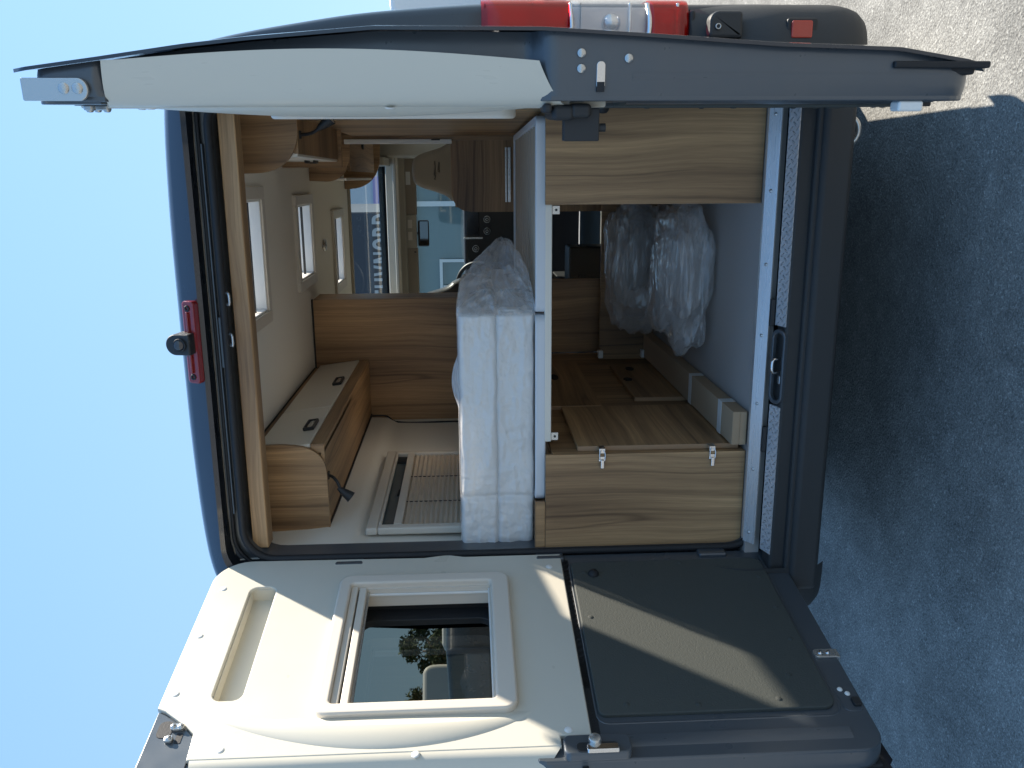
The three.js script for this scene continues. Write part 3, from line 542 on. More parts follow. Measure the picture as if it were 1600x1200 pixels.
// left storage cabinet with hatches
{
  const c = grp('storage_cabinet', van, 'wood storage cabinet with loose hatches at the left of the bay');
  add('front_panel', wbox(-0.78, -0.430, 0.603, 1.310, -0.066, -0.05), M.wood, c);
  add('front_step', wbox(-0.80, -0.605, 1.3115, 1.345, -0.068, -0.052), M.wood, c);
  add('edge_band', bx(-0.80, -0.60, 1.3455, 1.347, -0.068, -0.051), M.woodEdge, c);
  add('side_panel', wbox(-0.446, -0.430, 0.603, 1.285, -1.80, -0.067), M.wood, c);
  const hatch = (y0, y1, z0, z1, l) => { const h = add('hatch', wbox(-0.4285, -0.412, y0, y1, z0, z1, 'z'), M.wood, c, l); add('edge_band', bx(-0.4285, -0.4115, y0, y1, z1 + 0.0003, z1 + 0.0016), M.woodEdge, h); return h; };
  hatch(0.62, 1.194, -0.62, -0.085, 'large hatch nearest the doors'); hatch(0.615, 0.862, -1.40, -0.745, 'low hatch behind the carton'); hatch(1.022, 1.283, -1.5, -0.63, 'upper hatch under the bed');
  for (const [y, z, rz] of [[1.17, -1.15, 0.05], [0.78, -1.3, 0.035], [0.83, -1.08, 0.03]]) add('finger_hole', new THREE.CylinderGeometry(0.02, 0.02, 0.004, 24).scale(1, 1, rz / 0.02).rotateZ(Math.PI / 2).translate(-0.4105, y, z), M.rubber, c);
  for (const y of [1.112, 0.722]) {
    const t = grp('toggle_latch', van, 'chromed toggle latch on the cabinet corner');
    add('latch_base', bx(-0.457, -0.437, y - 0.012, y + 0.012, -0.0495, -0.043, 0.003), M.chrome, t);
    add('latch_lever', bx(-0.480, -0.448, y - 0.0065, y + 0.0065, -0.0425, -0.034, 0.003), M.chrome, t);
    add('latch_hook', merge(tube([[-0.448, y - 0.009, -0.040], [-0.425, y - 0.009, -0.042], [-0.412, y, -0.05], [-0.425, y + 0.009, -0.042], [-0.448, y + 0.009, -0.040]], 0.002, 20), bx(-0.428, -0.409, y - 0.011, y + 0.011, -0.084, -0.046, 0.002)), M.chrome, t);
  }
  for (const [y, z] of [[0.885, -1.57], [0.66, -1.57]]) add('bracket', merge(bx(-0.409, -0.37, y - 0.012, y + 0.012, z - 0.02, z + 0.02, 0.003)), M.white, c);
}
// lateral boards at the far end of the bay, and the partition
add('bay_board', wbox(-0.425, 0.40, 0.603, 0.885, -1.616, -1.60), M.wood, van, 'low wood board closing the bay behind the plastic bags');
add('bay_board', wbox(-0.42, -0.02, 0.62, 1.29, -1.80, -1.784), M.wood, van);
{
  const p = grp('partition', van, 'tall wood partition at the foot of the bed');
  add('partition_panel', wbox(-0.80, -0.122, 1.30, 2.405, -1.846, -1.83), M.wood, p);
  add('partition_end', metres(bx(-0.1355, -0.121, 1.30, 2.405, -2.06, -1.847, 0.002), 'y', 0.5), M.wood, p);
  add('partition_seal', bx(-0.545, -0.118, 2.404, 2.414, -1.84, -1.826, 0.003), M.rubber, p);
  add('wall_seal', tube([[-0.775, 2.16, -1.825], [-0.778, 2.03, -1.825], [-0.805, 2.0, -1.825], [-0.815, 1.62, -1.825]], 0.005, 30), M.rubber, p);
}
// right: wood lined wall beside the bed, kitchen unit end with rounded corner, light strip
add('bed_wall_panel', wbox(0.722, 0.736, 1.316, 2.15, -1.80, -0.15), M.wood, van, 'wood panel on the wall at the right of the bed');
{
  const k = grp('kitchen_unit', van, 'wood kitchen unit end with rounded corner');
  const S = new THREE.Shape(); S.moveTo(0.335, 0.603); S.lineTo(0.80, 0.603); S.lineTo(0.80, 1.648); S.lineTo(0.43, 1.648); S.lineTo(0.40, 1.64); S.bezierCurveTo(0.345, 1.62, 0.335, 1.58, 0.335, 1.52); S.closePath();
  add('end_panel', metres(extr(S, 0.016, 0.001).translate(0, 0, -1.836), 'x', 1.3, 0.4), M.wood, k);
  add('unit_side', wbox(0.337, 0.352, 0.603, 1.50, -2.9, -1.84), M.wood, k);
  add('worktop', bx(0.36, 0.82, 1.60, 1.63, -2.9, -1.84, 0.006), M.wood, k);
  add('hinge_rail', merge(bx(0.385, 0.665, 1.335, 1.352, -1.818, -1.806, 0.003), bx(0.385, 0.665, 1.356, 1.366, -1.818, -1.81, 0.002)), M.alu, k);
}
add('jamb_strip', bx(0.682, 0.706, 1.64, 2.19, -1.80, -1.785, 0.004), M.white, van, 'white light strip on the door jamb');
add('jamb_switch', bx(0.699, 0.705, 1.70, 1.745, -1.786, -1.782, 0.001), M.black, van);
add('wardrobe_wall', wbox(0.70, 0.80, 1.30, 2.40, -1.82, -1.80), M.wood, van);

// overhead lockers
{
  const L = grp('overhead_locker', van, 'overhead locker with cream doors along the left side');
  const sh = new THREE.Shape(); sh.moveTo(-0.82, 2.42); sh.lineTo(-0.455, 2.42); sh.lineTo(-0.452, 2.30); sh.bezierCurveTo(-0.452, 2.165, -0.48, 2.114, -0.58, 2.112); sh.lineTo(-0.785, 2.112); sh.lineTo(-0.792, 2.14); sh.lineTo(-0.825, 2.15); sh.lineTo(-0.835, 2.28); sh.lineTo(-0.80, 2.36); sh.closePath();
  add('end_panel', metres(extr(sh, 0.016, 0.001).translate(0, 0, -0.316), 'y', 0.4, 0.9), M.wood, L, 'rounded wood end panel of the left locker');
  const doorGeo = (z0, z1) => { const g = bx(-0.008, 0.008, 0, 0.215, z0, z1, 0.004); g.rotateZ(0.13); return g.translate(-0.462, 2.172, 0); };
  for (const [z0, z1] of [[-0.859, -0.32], [-1.825, -0.870]]) { const dr = add('locker_door', doorGeo(z0, z1), M.locker, L); const zc = (z0 + z1) / 2 + 0.02; const H = merge(extr((() => { const o = rrect(-0.066, 0.066, -0.022, 0.022, 0.007); o.holes.push(rrect(-0.052, 0.052, -0.012, 0.012, 0.004, THREE.Path)); return o; })(), 0.007, 0.003).rotateY(Math.PI / 2)); H.rotateZ(0.13).translate(-0.456, 2.212, zc); add('locker_handle', H, M.black, dr); add('handle_inlay', bx(-0.0035, 0.0035, -0.010, 0.010, -0.050, 0.050, 0.002).rotateZ(0.13).translate(-0.4535, 2.212, zc), M.zinc, dr); }
  add('locker_bottom', metres(merge(bx(-0.80, -0.475, 2.12, 2.134, -1.828, -0.317), bx(-0.490, -0.456, 2.12, 2.171, -1.828, -0.3165, 0.003)), 'z', 0.3), M.wood, L);
  add('locker_top', metres(bx(-0.52, -0.497, 2.388, 2.416, -1.828, -0.317), 'z'), M.wood, L);
  add('locker_seal', bx(-0.502, -0.494, 2.411, 2.419, -1.83, -0.317, 0.002), M.rubber, L);
  add('edge_gasket', tube([[-0.802, 2.362, -0.297], [-0.838, 2.28, -0.297], [-0.828, 2.15, -0.297], [-0.795, 2.14, -0.297], [-0.787, 2.11, -0.297]], 0.005, 40), M.rubber, L);
  add('bottom_gasket', tube([[-0.785, 2.117, -0.32], [-0.775, 2.117, -1.0], [-0.765, 2.117, -1.82]], 0.005, 20), M.rubber, L);
  const Q = grp('overhead_locker', van, 'overhead locker with rounded wood end along the right side');
  const s2 = new THREE.Shape(); s2.moveTo(0.80, 2.42); s2.lineTo(0.528, 2.42); s2.lineTo(0.53, 2.30); s2.bezierCurveTo(0.53, 2.21, 0.575, 2.155, 0.66, 2.142); s2.lineTo(0.80, 2.142); s2.closePath();
  add('end_panel', metres(extr(s2, 0.016, 0.001).translate(0, 0, -0.316), 'y', 1.4, 0.2), M.wood, Q, 'rounded wood end panel of the right locker');
  add('locker_bottom', metres(bx(0.595, 0.80, 2.146, 2.16, -1.25, -0.317), 'x', 0.7), M.wood, Q);
  add('locker_end', wbox(0.56, 0.80, 2.13, 2.40, -1.275, -1.252), M.wood, Q);
  add('locker_door', bx(0.585, 0.598, 2.15, 2.40, -1.25, -0.32, 0.004), M.locker, Q);
  add('locker_handle', merge(bx(0.573, 0.585, 2.19, 2.196, -0.98, -0.88, 0.002), bx(0.573, 0.585, 2.225, 2.231, -0.98, -0.88, 0.002), bx(0.573, 0.578, 2.19, 2.231, -0.98, -0.972, 0.002)), M.black, Q);
  const T = grp('overhead_locker', van, 'far overhead locker with curved wood end above the kitchen');
  const s3 = new THREE.Shape(); s3.moveTo(0.80, 2.42); s3.lineTo(0.50, 2.42); s3.lineTo(0.495, 2.33); s3.bezierCurveTo(0.495, 2.26, 0.54, 2.205, 0.64, 2.195); s3.lineTo(0.80, 2.19); s3.closePath();
  add('end_panel', metres(extr(s3, 0.016, 0.001).translate(0, 0, -2.05), 'y', 2.2, 0.5), M.wood, T);
  add('locker_bottom', metres(bx(0.55, 0.80, 2.20, 2.215, -3.3, -2.05), 'z'), M.wood, T);
  add('locker_door', bx(0.50, 0.515, 2.22, 2.41, -3.3, -2.055, 0.004), M.locker, T);
  const s4 = new THREE.Shape(); s4.moveTo(0.80, 2.42); s4.lineTo(0.44, 2.42); s4.bezierCurveTo(0.43, 2.28, 0.50, 2.19, 0.62, 2.17); s4.lineTo(0.80, 2.16); s4.closePath();
  add('far_end_panel', metres(extr(s4, 0.016, 0.001).translate(0, 0, -3.4), 'y', 0.2, 0.5), M.wood, T);
  add('puck_light', new THREE.CylinderGeometry(0.02, 0.02, 0.012, 16).translate(0.70, 2.19, -2.6), M.black, T);
}
// gooseneck reading lamps
function goose(pts, dir) {
  const g = grp('reading_lamp', van, 'black gooseneck reading lamp');
  add('lamp_neck', tube(pts, 0.006, 30), M.black, g);
  const e = new THREE.Vector3(...pts[pts.length - 1]), q = new THREE.Quaternion().setFromUnitVectors(new THREE.Vector3(0, 1, 0), new THREE.Vector3(...dir).normalize());
  const h = lathe([[0.007, -0.012], [0.011, 0.0], [0.017, 0.025], [0.021, 0.045], [0.022, 0.05], [0.019, 0.05]], 20).applyQuaternion(q).translate(e.x, e.y, e.z);
  add('lamp_head', h, M.black, g);
  add('lamp_lens', new THREE.CylinderGeometry(0.019, 0.019, 0.002, 20).translate(0, 0.048, 0).applyQuaternion(q).translate(e.x, e.y, e.z), M.white, g);
  add('lamp_base', bx(pts[0][0] - 0.014, pts[0][0] + 0.014, pts[0][1] - 0.002, pts[0][1] + 0.008, pts[0][2] - 0.014, pts[0][2] + 0.014, 0.003), M.black, g);
}
goose([[0.66, 2.143, -0.36], [0.662, 2.115, -0.35], [0.668, 2.09, -0.33], [0.682, 2.068, -0.32]], [0.55, -0.75, 0.1]);
goose([[-0.595, 2.115, -0.36], [-0.598, 2.095, -0.34], [-0.615, 2.078, -0.325], [-0.64, 2.068, -0.32]], [-0.6, -0.75, 0.05]);

// left wall window with pleated blind
{
  const w = grp('side_window', van, 'bed window in the left wall with pleated blind half drawn');
  const X = -0.806, P = (x0, x1, y0, y1, z0, z1, r = 0.004) => bx(X + x0, X + x1, y0, y1, z0, z1, r);
  const Z0 = -1.16, Z1 = -0.30, Y0 = 1.46, Y1 = 1.975;
  add('window_frame', merge(P(0, 0.03, Y1 - 0.045, Y1, Z0 - 0.04, Z1 + 0.04, 0.008), P(0, 0.03, Y0 - 0.04, Y0, Z0 - 0.04, Z1 + 0.04, 0.008), P(0, 0.03, Y0, Y1 - 0.045, Z0 - 0.04, Z0, 0.008), P(0, 0.03, Y0, Y1 - 0.045, Z1, Z1 + 0.04, 0.008)), M.frame, w);
  add('frame_lip', merge(P(0.02, 0.034, Y1 - 0.058, Y1 - 0.047, Z0, Z1, 0.003)), M.frame, w);
  add('blind_rail', P(0.006, 0.03, 1.84, 1.872, Z0, Z1, 0.004), M.frame, w);
  // pleats
  const n = 19, H = 1.84 - Y0, zig = [];
  const g = sheet((u, v) => { const y = 1.84 - H * v, k = Math.round(v * n * 2) % 2; return [X + 0.010 + k * 0.010, y, Z0 + (Z1 - Z0) * u]; }, 2, n * 2);
  add('pleated_blind', toCreasedNormals(g, 0.3), M.blind, w);
  for (const z of [Z0 + 0.3, Z0 + 0.6]) add('blind_cord', bx(X + 0.015, X + 0.0185, Y0, 1.84, z - 0.0012, z + 0.0012), M.black, w);
  add('window_pane', sheet((u, v) => [X + 0.003, 1.83 + 0.1 * v, Z0 + (Z1 - Z0) * u], 1, 1), phy(lin(0.10, 0.13, 0.14), { roughness: 0.05 }), w);
  add('pane_latch', tube([[X + 0.006, 1.845, -0.74], [X + 0.010, 1.87, -0.74], [X + 0.010, 1.88, -0.71], [X + 0.006, 1.885, -0.66]], 0.004, 20), M.black, w);
  add('pane_gap', bx(X + 0.001, X + 0.012, 1.872, 1.93, Z0, Z0 + 0.08, 0.004), M.rubber, w);
}

// bed: two slatted frames on a cross beam
{
  add('bed_beam', bx(-0.392, 0.424, 1.288, 1.3115, -0.115, -0.085, 0.003), M.locker, van, 'cream cross beam carrying the bed frames');
  for (const [x, s] of [[0.42, -1], [-0.39, 1]]) { const b = add('beam_bracket', merge(bx(x, x + s * 0.028, 1.262, 1.287, -0.10, -0.096, 0.001), bx(x, x + s * 0.004, 1.262, 1.287, -0.12, -0.098, 0.001)), M.zinc, van); add('bolt', new THREE.CylinderGeometry(0.004, 0.004, 0.006, 10).rotateX(Math.PI / 2).translate(x + s * 0.014, 1.274, -0.095), M.black, b); }
  const frame = (x0, x1, l) => {
    const f = grp('bed_frame', van, l), r = 0.03;
    const o = rrect(x0, x1, -1.42, -0.085, r); o.holes.push(rrect(x0 + 0.026, x1 - 0.026, -1.394, -0.111, 0.012, THREE.Path));
    add('bed_rail', extr(o, 0.026, 0.005, 3).rotateX(Math.PI / 2).translate(0, 1.3385, 0), M.bedrail, f);
    const n = 11; for (let i = 0; i < n; i++) { const z = -0.17 - i * (1.17 / (n - 1)); add('slat', bx(x0 + 0.02, x1 - 0.02, 1.300, 1.3365, z - 0.03, z + 0.03, 0.008), M.slat, f); }
    return f;
  };
  frame(0.065, 0.705, 'right slatted bed frame with white rail'); frame(-0.612, 0.055, 'left slatted bed frame under the wrapped mattresses');
}

// cab: seats, dash, wheel, visors, mirror, windscreen
function cabSeat(x, label, dark) {
  const s = grp('cab_seat', van, label);
  const S = new THREE.Shape(); S.moveTo(-0.24, 0); S.lineTo(0.24, 0); S.bezierCurveTo(0.27, 0.3, 0.26, 0.5, 0.20, 0.62); S.bezierCurveTo(0.13, 0.68, 0.14, 0.82, 0.08, 0.87); S.bezierCurveTo(0.03, 0.89, -0.03, 0.89, -0.08, 0.87); S.bezierCurveTo(-0.14, 0.82, -0.13, 0.68, -0.20, 0.62); S.bezierCurveTo(-0.26, 0.5, -0.27, 0.3, -0.24, 0); S.closePath();
  const mat = dark ? M.dash : M.seat;
  add('backrest', extr(S, 0.09, 0.04, 5, 16).translate(x, 1.06, -3.45), mat, s);
  add('cushion', bx(x - 0.25, x + 0.25, 0.92, 1.09, -3.95, -3.40, 0.06), mat, s);
  add('seat_base', merge(bx(x - 0.22, x + 0.22, 0.55, 0.92, -3.85, -3.42, 0.02)), M.dash, s);
  return s;
}
{
  const s = cabSeat(0.56, 'beige passenger seat with embroidered mark on its back');
  const mark = []; for (let i = 0; i < 9; i++) mark.push(tube([[0.50 + i * 0.014, 1.78 + rr(-0.004, 0.004), -3.317], [0.506 + i * 0.014, 1.79 + rr(-0.006, 0.006), -3.317], [0.512 + i * 0.014, 1.779, -3.317]], 0.002, 6, 5));
  for (let i = 0; i < 5; i++) mark.push(tube([[0.55 + i * 0.014, 1.75, -3.317], [0.556 + i * 0.014, 1.765 + rr(-0.006, 0.006), -3.317], [0.562 + i * 0.014, 1.751, -3.317]], 0.0025, 6, 5));
  add('embroidery', merge(mark), M.print, s);
  cabSeat(-0.42, 'dark driver seat', true);
  add('seat_box', merge(bx(-0.30, 0.05, 0.56, 0.88, -3.3, -3.05, 0.02)), M.dash, van);
  for (let i = 0; i < 6; i++) add('box_vent', bx(-0.22, -0.14, 0.70 + i * 0.022, 0.708 + i * 0.022, -3.052, -3.044), M.rubber, van);
}
{
  const d = grp('dashboard', van, 'black dashboard with round heater knobs');
  add('dash_body', merge(bx(-0.95, 0.95, 1.12, 1.50, -4.95, -4.45, 0.06), bx(-0.2, 0.30, 1.05, 1.60, -4.75, -4.36, 0.035), bx(-0.62, -0.14, 1.35, 1.60, -4.8, -4.4, 0.06)), M.dash, d);
  add('radio', bx(0.05, 0.255, 1.47, 1.58, -4.362, -4.352, 0.004), phy(lin(0.008, 0.008, 0.01), { roughness: 0.12 }), d);
  add('dash_trim', merge(bx(0.018, 0.034, 1.44, 1.60, -4.366, -4.354, 0.004), bx(0.26, 0.268, 1.44, 1.6, -4.366, -4.354, 0.003)), M.zinc, d);
  for (const [x, y] of [[0.178, 1.405], [0.082, 1.405], [-0.06, 1.50]]) { const k = add('knob', merge(new THREE.TorusGeometry(0.026, 0.0035, 8, 28).translate(x, y, -4.35), new THREE.TorusGeometry(0.011, 0.003, 8, 20).translate(x, y, -4.335)), M.zinc, d); add('knob_cap', new THREE.CylinderGeometry(0.020, 0.022, 0.02, 20).rotateX(Math.PI / 2).translate(x, y, -4.346), M.dash, k); }
  const w = grp('steering_wheel', van, 'dark steering wheel half hidden by the wrapped mattresses');
  const T = (g) => g.rotateX(-0.5).translate(-0.345, 1.49, -4.10);
  add('wheel_rim', T(new THREE.TorusGeometry(0.19, 0.016, 12, 48)), M.dash, w);
  add('wheel_spokes', T(merge(bx(-0.18, 0.18, -0.02, 0.02, -0.03, -0.01, 0.006), bx(-0.02, 0.02, -0.18, 0, -0.03, -0.01, 0.006), new THREE.CylinderGeometry(0.07, 0.08, 0.05, 24).rotateX(Math.PI / 2))), M.dash, w);
  add('stalk', tube([[-0.36, 1.52, -4.2], [-0.22, 1.54, -4.18], [-0.13, 1.555, -4.17]], 0.007, 16), M.black, w);
  for (const [x0, x1, l] of [[0.225, 0.78, 'passenger sun visor'], [-0.75, -0.03, 'driver sun visor']]) { const v = add('sun_visor', bx(x0, x1, 1.965, 2.07, -4.17, -4.14, 0.014), M.seat, van, l); add('visor_clip', bx(x1 - 0.04, x1 - 0.03, 1.98, 1.995, -4.138, -4.134), M.black, v); if (x0 > 0) add('visor_label', bx(0.46, 0.56, 2.01, 2.045, -4.1395, -4.1385), M.tape, v); }
  const c = add('roof_console', bx(-0.035, 0.23, 1.972, 2.075, -4.18, -4.12, 0.014), M.headliner, van); add('reading_lens', merge(bx(0.03, 0.095, 2.005, 2.04, -4.122, -4.115, 0.01), bx(0.125, 0.19, 2.005, 2.04, -4.122, -4.115, 0.01)), M.frame, c);
  const m = grp('rear_view_mirror', van); add('mirror_shell', bx(-0.025, 0.185, 1.875, 1.965, -4.20, -4.165, 0.02), M.dash, m); add('mirror_glass', bx(-0.015, 0.175, 1.882, 1.948, -4.165, -4.162, 0.001), M.mirror, m); add('mirror_stem', bx(0.07, 0.09, 1.95, 2.02, -4.25, -4.2, 0.006), M.dash, m);
  add('windscreen', sheet((u, v) => [-0.93 + 1.86 * u, 2.09 - 0.6 * v, -4.28 - 0.68 * v - 0.12 * Math.sin(Math.PI * u)], 16, 6), M.glass, van);
  add('front_panel', sheet((u, v) => [-1.0 + 2 * u, 1.5 - 1.0 * v, -4.95 - 0.3 * Math.sin(Math.PI * u) - 0.2 * v], 12, 6), M.paint, van);
}

/* ---------- loose things in the bay ---------- */
// two wrapped mattresses
const crease = (x, y, z) => { let s = 0, a = 1, f = 1; for (let k = 0; k < 4; k++) { s += a * (1 - Math.abs(N3(x * f + k * 7.3, y * f, z * f + k * 3.1)) * 2); a *= 0.5; f *= 2.1; } return s / 1.9 - 0.35; };
function mattress(x0, x1, y0, y1, z0, z1, label, o) {
  const t = thing('mattress', label, 'mattress', 'wrapped mattresses');
  const core = new THREE.BoxGeometry(x1 - x0, y1 - y0, z1 - z0, 120, 24, 40); const p = core.attributes.position, a = (x1 - x0) / 2, b = (y1 - y0) / 2, c = (z1 - z0) / 2, r = 0.022;
  for (let i = 0; i < p.count; i++) {
    const v = [p.getX(i), p.getY(i), p.getZ(i)], q = [a, b, c].map((m, k) => Math.max(-m + r, Math.min(m - r, v[k]))), d = v.map((e, k) => e - q[k]), l = Math.hypot(...d) || 1;
    const n = 0.008 * N3(v[0] * 6 + o, v[1] * 9, v[2] * 6) + 0.006 * crease(v[0] * 5 + o, v[1] * 6, v[2] * 5) + 0.002 * N3(v[0] * 25, v[1] * 25 + o, v[2] * 25);
    p.setXYZ(i, q[0] + d[0] / l * (r + n), q[1] + d[1] / l * (r + n), q[2] + d[2] / l * (r + n));
  }
  const cg = mergeVertices((core.deleteAttribute('normal'), core)); cg.computeVertexNormals();
  add('mattress_core', cg.translate((x0 + x1) / 2, (y0 + y1) / 2, (z0 + z1) / 2), M.fabric, t);
  return t;
}
const mA = mattress(-0.80, 0.075, 1.343, 1.476, -1.40, -0.13, 'lower of the two plastic wrapped white mattresses, on the bed rail', 0);
const mB = mattress(-0.79, 0.06, 1.474, 1.604, -1.40, -0.125, 'upper of the two plastic wrapped white mattresses, nearest the ceiling', 5);
// film skin: over the end that faces the doors, then gathered into a loose tail at the right
function wrap(t, y0, y1, tip, tipY, o) {
  const L = 0.80 + tip, turn = 0.08;
  const g = sheet((u, v) => {
    const s = -0.81 + (L + 0.01) * u, e = smooth(turn - 0.03, tip, s);
    const yy = y0 + (y1 - y0) * v, y = yy + (tipY - yy) * 0.66 * Math.pow(e, 1.6);
    const tall = crease(s * 3.2 + o, yy * 9, 1.3), cr = crease(s * 9 + o, yy * 5, 3.7), pull = crease(s * 4 + yy * 9 * e + o, (yy - tipY) * 26, 5.1), cf = crease(s * 24, yy * 26 + o, 4.1);
    const band = -0.012 * Math.exp(-Math.pow((s + 0.60) / 0.012, 2));          // the fold where the sleeve is taped
    const round = -0.05 * Math.pow(Math.abs(v - 0.5) * 2, 14);
    return [s + 0.006 * cf * e, y + 0.012 * e * cf, -0.105 + band + round + 0.010 * tall + 0.010 * cr + 0.0014 * cf + e * (0.030 * pull + 0.012 * cf) - 0.28 * Math.pow(e, 1.2)];
  }, 260, 70);
  add('plastic_wrap', g, M.film, t);
  const end = sheet((u, v) => {
    const z = -0.16 - 1.15 * u, yy = y0 + (y1 - y0) * v, cr = crease(z * 5 + o, yy * 8, 2.2), cf = crease(z * 15, yy * 18, 6 + o);
    return [0.115 + 0.5 * (tip - 0.2) + 0.045 * cr + 0.014 * cf - 0.05 * v, yy, z];
  }, 110, 50);
  add('plastic_wrap', end, M.film, t);
}
wrap(mA, 1.340, 1.484, 0.11, 1.44, 0); wrap(mB, 1.468, 1.612, 0.11, 1.475, 9);
{ // the open end of the sleeve, gathered to a point beyond the mattresses
  const tail = (o, back) => sheet((u, v) => {
    const s = 0.05 + 0.235 * u, yy = 1.342 + 0.27 * v, y = yy + (1.425 - yy) * 0.8 * Math.pow(u, 2.6);
    const pull = crease(u * 1.1 + o, (yy - 1.425) * 9 * (1 + 0.8 * u), 2.4 + o), mid = crease(u * 3.5 + (yy - 1.42) * 5 + o, yy * 11, 5.5), cf = crease(s * 22, yy * 20 + o, 4.1);
    return [s + 0.012 * mid, y + 0.010 * u * cf, -0.115 - back * (0.02 + 0.22 * Math.sin(Math.PI * v)) - 0.26 * Math.pow(u, 1.3) + (0.020 + 0.030 * u) * pull + 0.014 * mid + 0.004 * cf];
  }, 90, 110);
  add('plastic_wrap', tail(3.1, 0), M.tailFilm, mB); add('plastic_wrap', tail(8.7, 1), M.tailFilm, mB);
}
{ // loose flap of the sleeve standing up over the stack
  const g = sheet((u, v) => [-0.30 + 0.22 * u + 0.01 * crease(u * 3, v * 3, 8), 1.605 + 0.028 * v * Math.sin(Math.PI * u), -0.118 - 0.05 * v + 0.012 * crease(u * 4, v * 4, 2)], 40, 16);
  add('plastic_wrap', g, M.film, mB);
}
// plastic bags
function crumple([cx, cy, cz], [ax, ay, az], o, bubble) {
  const g = mergeVertices((() => { const s = new THREE.SphereGeometry(1, 150, 100); s.deleteAttribute('normal'); s.deleteAttribute('uv'); return s; })(), 1e-4); const p = g.attributes.position;
  for (let i = 0; i < p.count; i++) {
    const [x, y, z] = [p.getX(i), p.getY(i), p.getZ(i)];
    const k = 0.88 + 0.20 * N3(x * 1.6 + o, y * 1.6, z * 1.6) + 0.19 * crease(x * 1.2 + o, y * 2.2, z * 1.6 + o) + 0.035 * crease(x * 4, y * 5 + o, z * 5) + (bubble ? 0.008 * Math.sin(x * ax * 420) * Math.sin(y * ay * 420) : 0);
    const q = (v, e) => Math.sign(v) * Math.pow(Math.abs(v), e);
    p.setXYZ(i, cx + ax * q(x, 0.75) * k, Math.max(0.607, cy + ay * q(y, 0.75) * k), cz + az * q(z, 0.8) * k);
  }
  g.computeVertexNormals(); g.setAttribute('uv', new THREE.Float32BufferAttribute(new Float32Array(p.count * 2), 2)); return g;
}
{
  const b1 = thing('bubble_wrap_bag', 'bubble wrap parcel standing against the low wood board', 'plastic bag', 'plastic bags in the bay');
  add('bag_film', crumple([0.10, 0.755, -1.36], [0.33, 0.155, 0.14], 3, true), M.bagFilm, b1);
  add('folded_film', crumple([0.12, 0.75, -1.37], [0.25, 0.11, 0.10], 21, true), M.bagFilm, b1);
  add('wrapped_part', crumple([0.14, 0.74, -1.38], [0.18, 0.07, 0.06], 31, false), std(lin(0.20, 0.16, 0.13), { roughness: 0.8 }), b1);
  const b2 = thing('clear_plastic_bag', 'crumpled clear plastic bag lying on the grey floor', 'plastic bag', 'plastic bags in the bay');
  add('bag_film', crumple([0.12, 0.70, -0.70], [0.31, 0.11, 0.28], 11, false), M.bagFilm, b2);
  add('folded_film', crumple([0.16, 0.69, -0.72], [0.22, 0.08, 0.2], 14, false), M.bagFilm, b2);
}
// long carton along the left cabinet
{
  const t = thing('cardboard_carton', 'long flat brown cardboard carton along the foot of the left cabinet', 'carton');
  add('carton_body', metres(bx(-0.405, -0.285, 0.606, 0.657, -1.58, -0.045, 0.002), 'z'), M.carton, t);
  for (const z of [-0.20, -0.62]) add('packing_tape', merge(bx(-0.4065, -0.2835, 0.6572, 0.6582, z - 0.022, z + 0.022), bx(-0.2848, -0.2838, 0.606, 0.658, z - 0.022, z + 0.022), bx(-0.4064, -0.4054, 0.606, 0.658, z - 0.022, z + 0.022)), M.tape, t);
  add('end_flap', merge(bx(-0.404, -0.286, 0.609, 0.630, -0.0448, -0.0425), bx(-0.404, -0.286, 0.634, 0.655, -0.0448, -0.043)), M.carton, t);
}

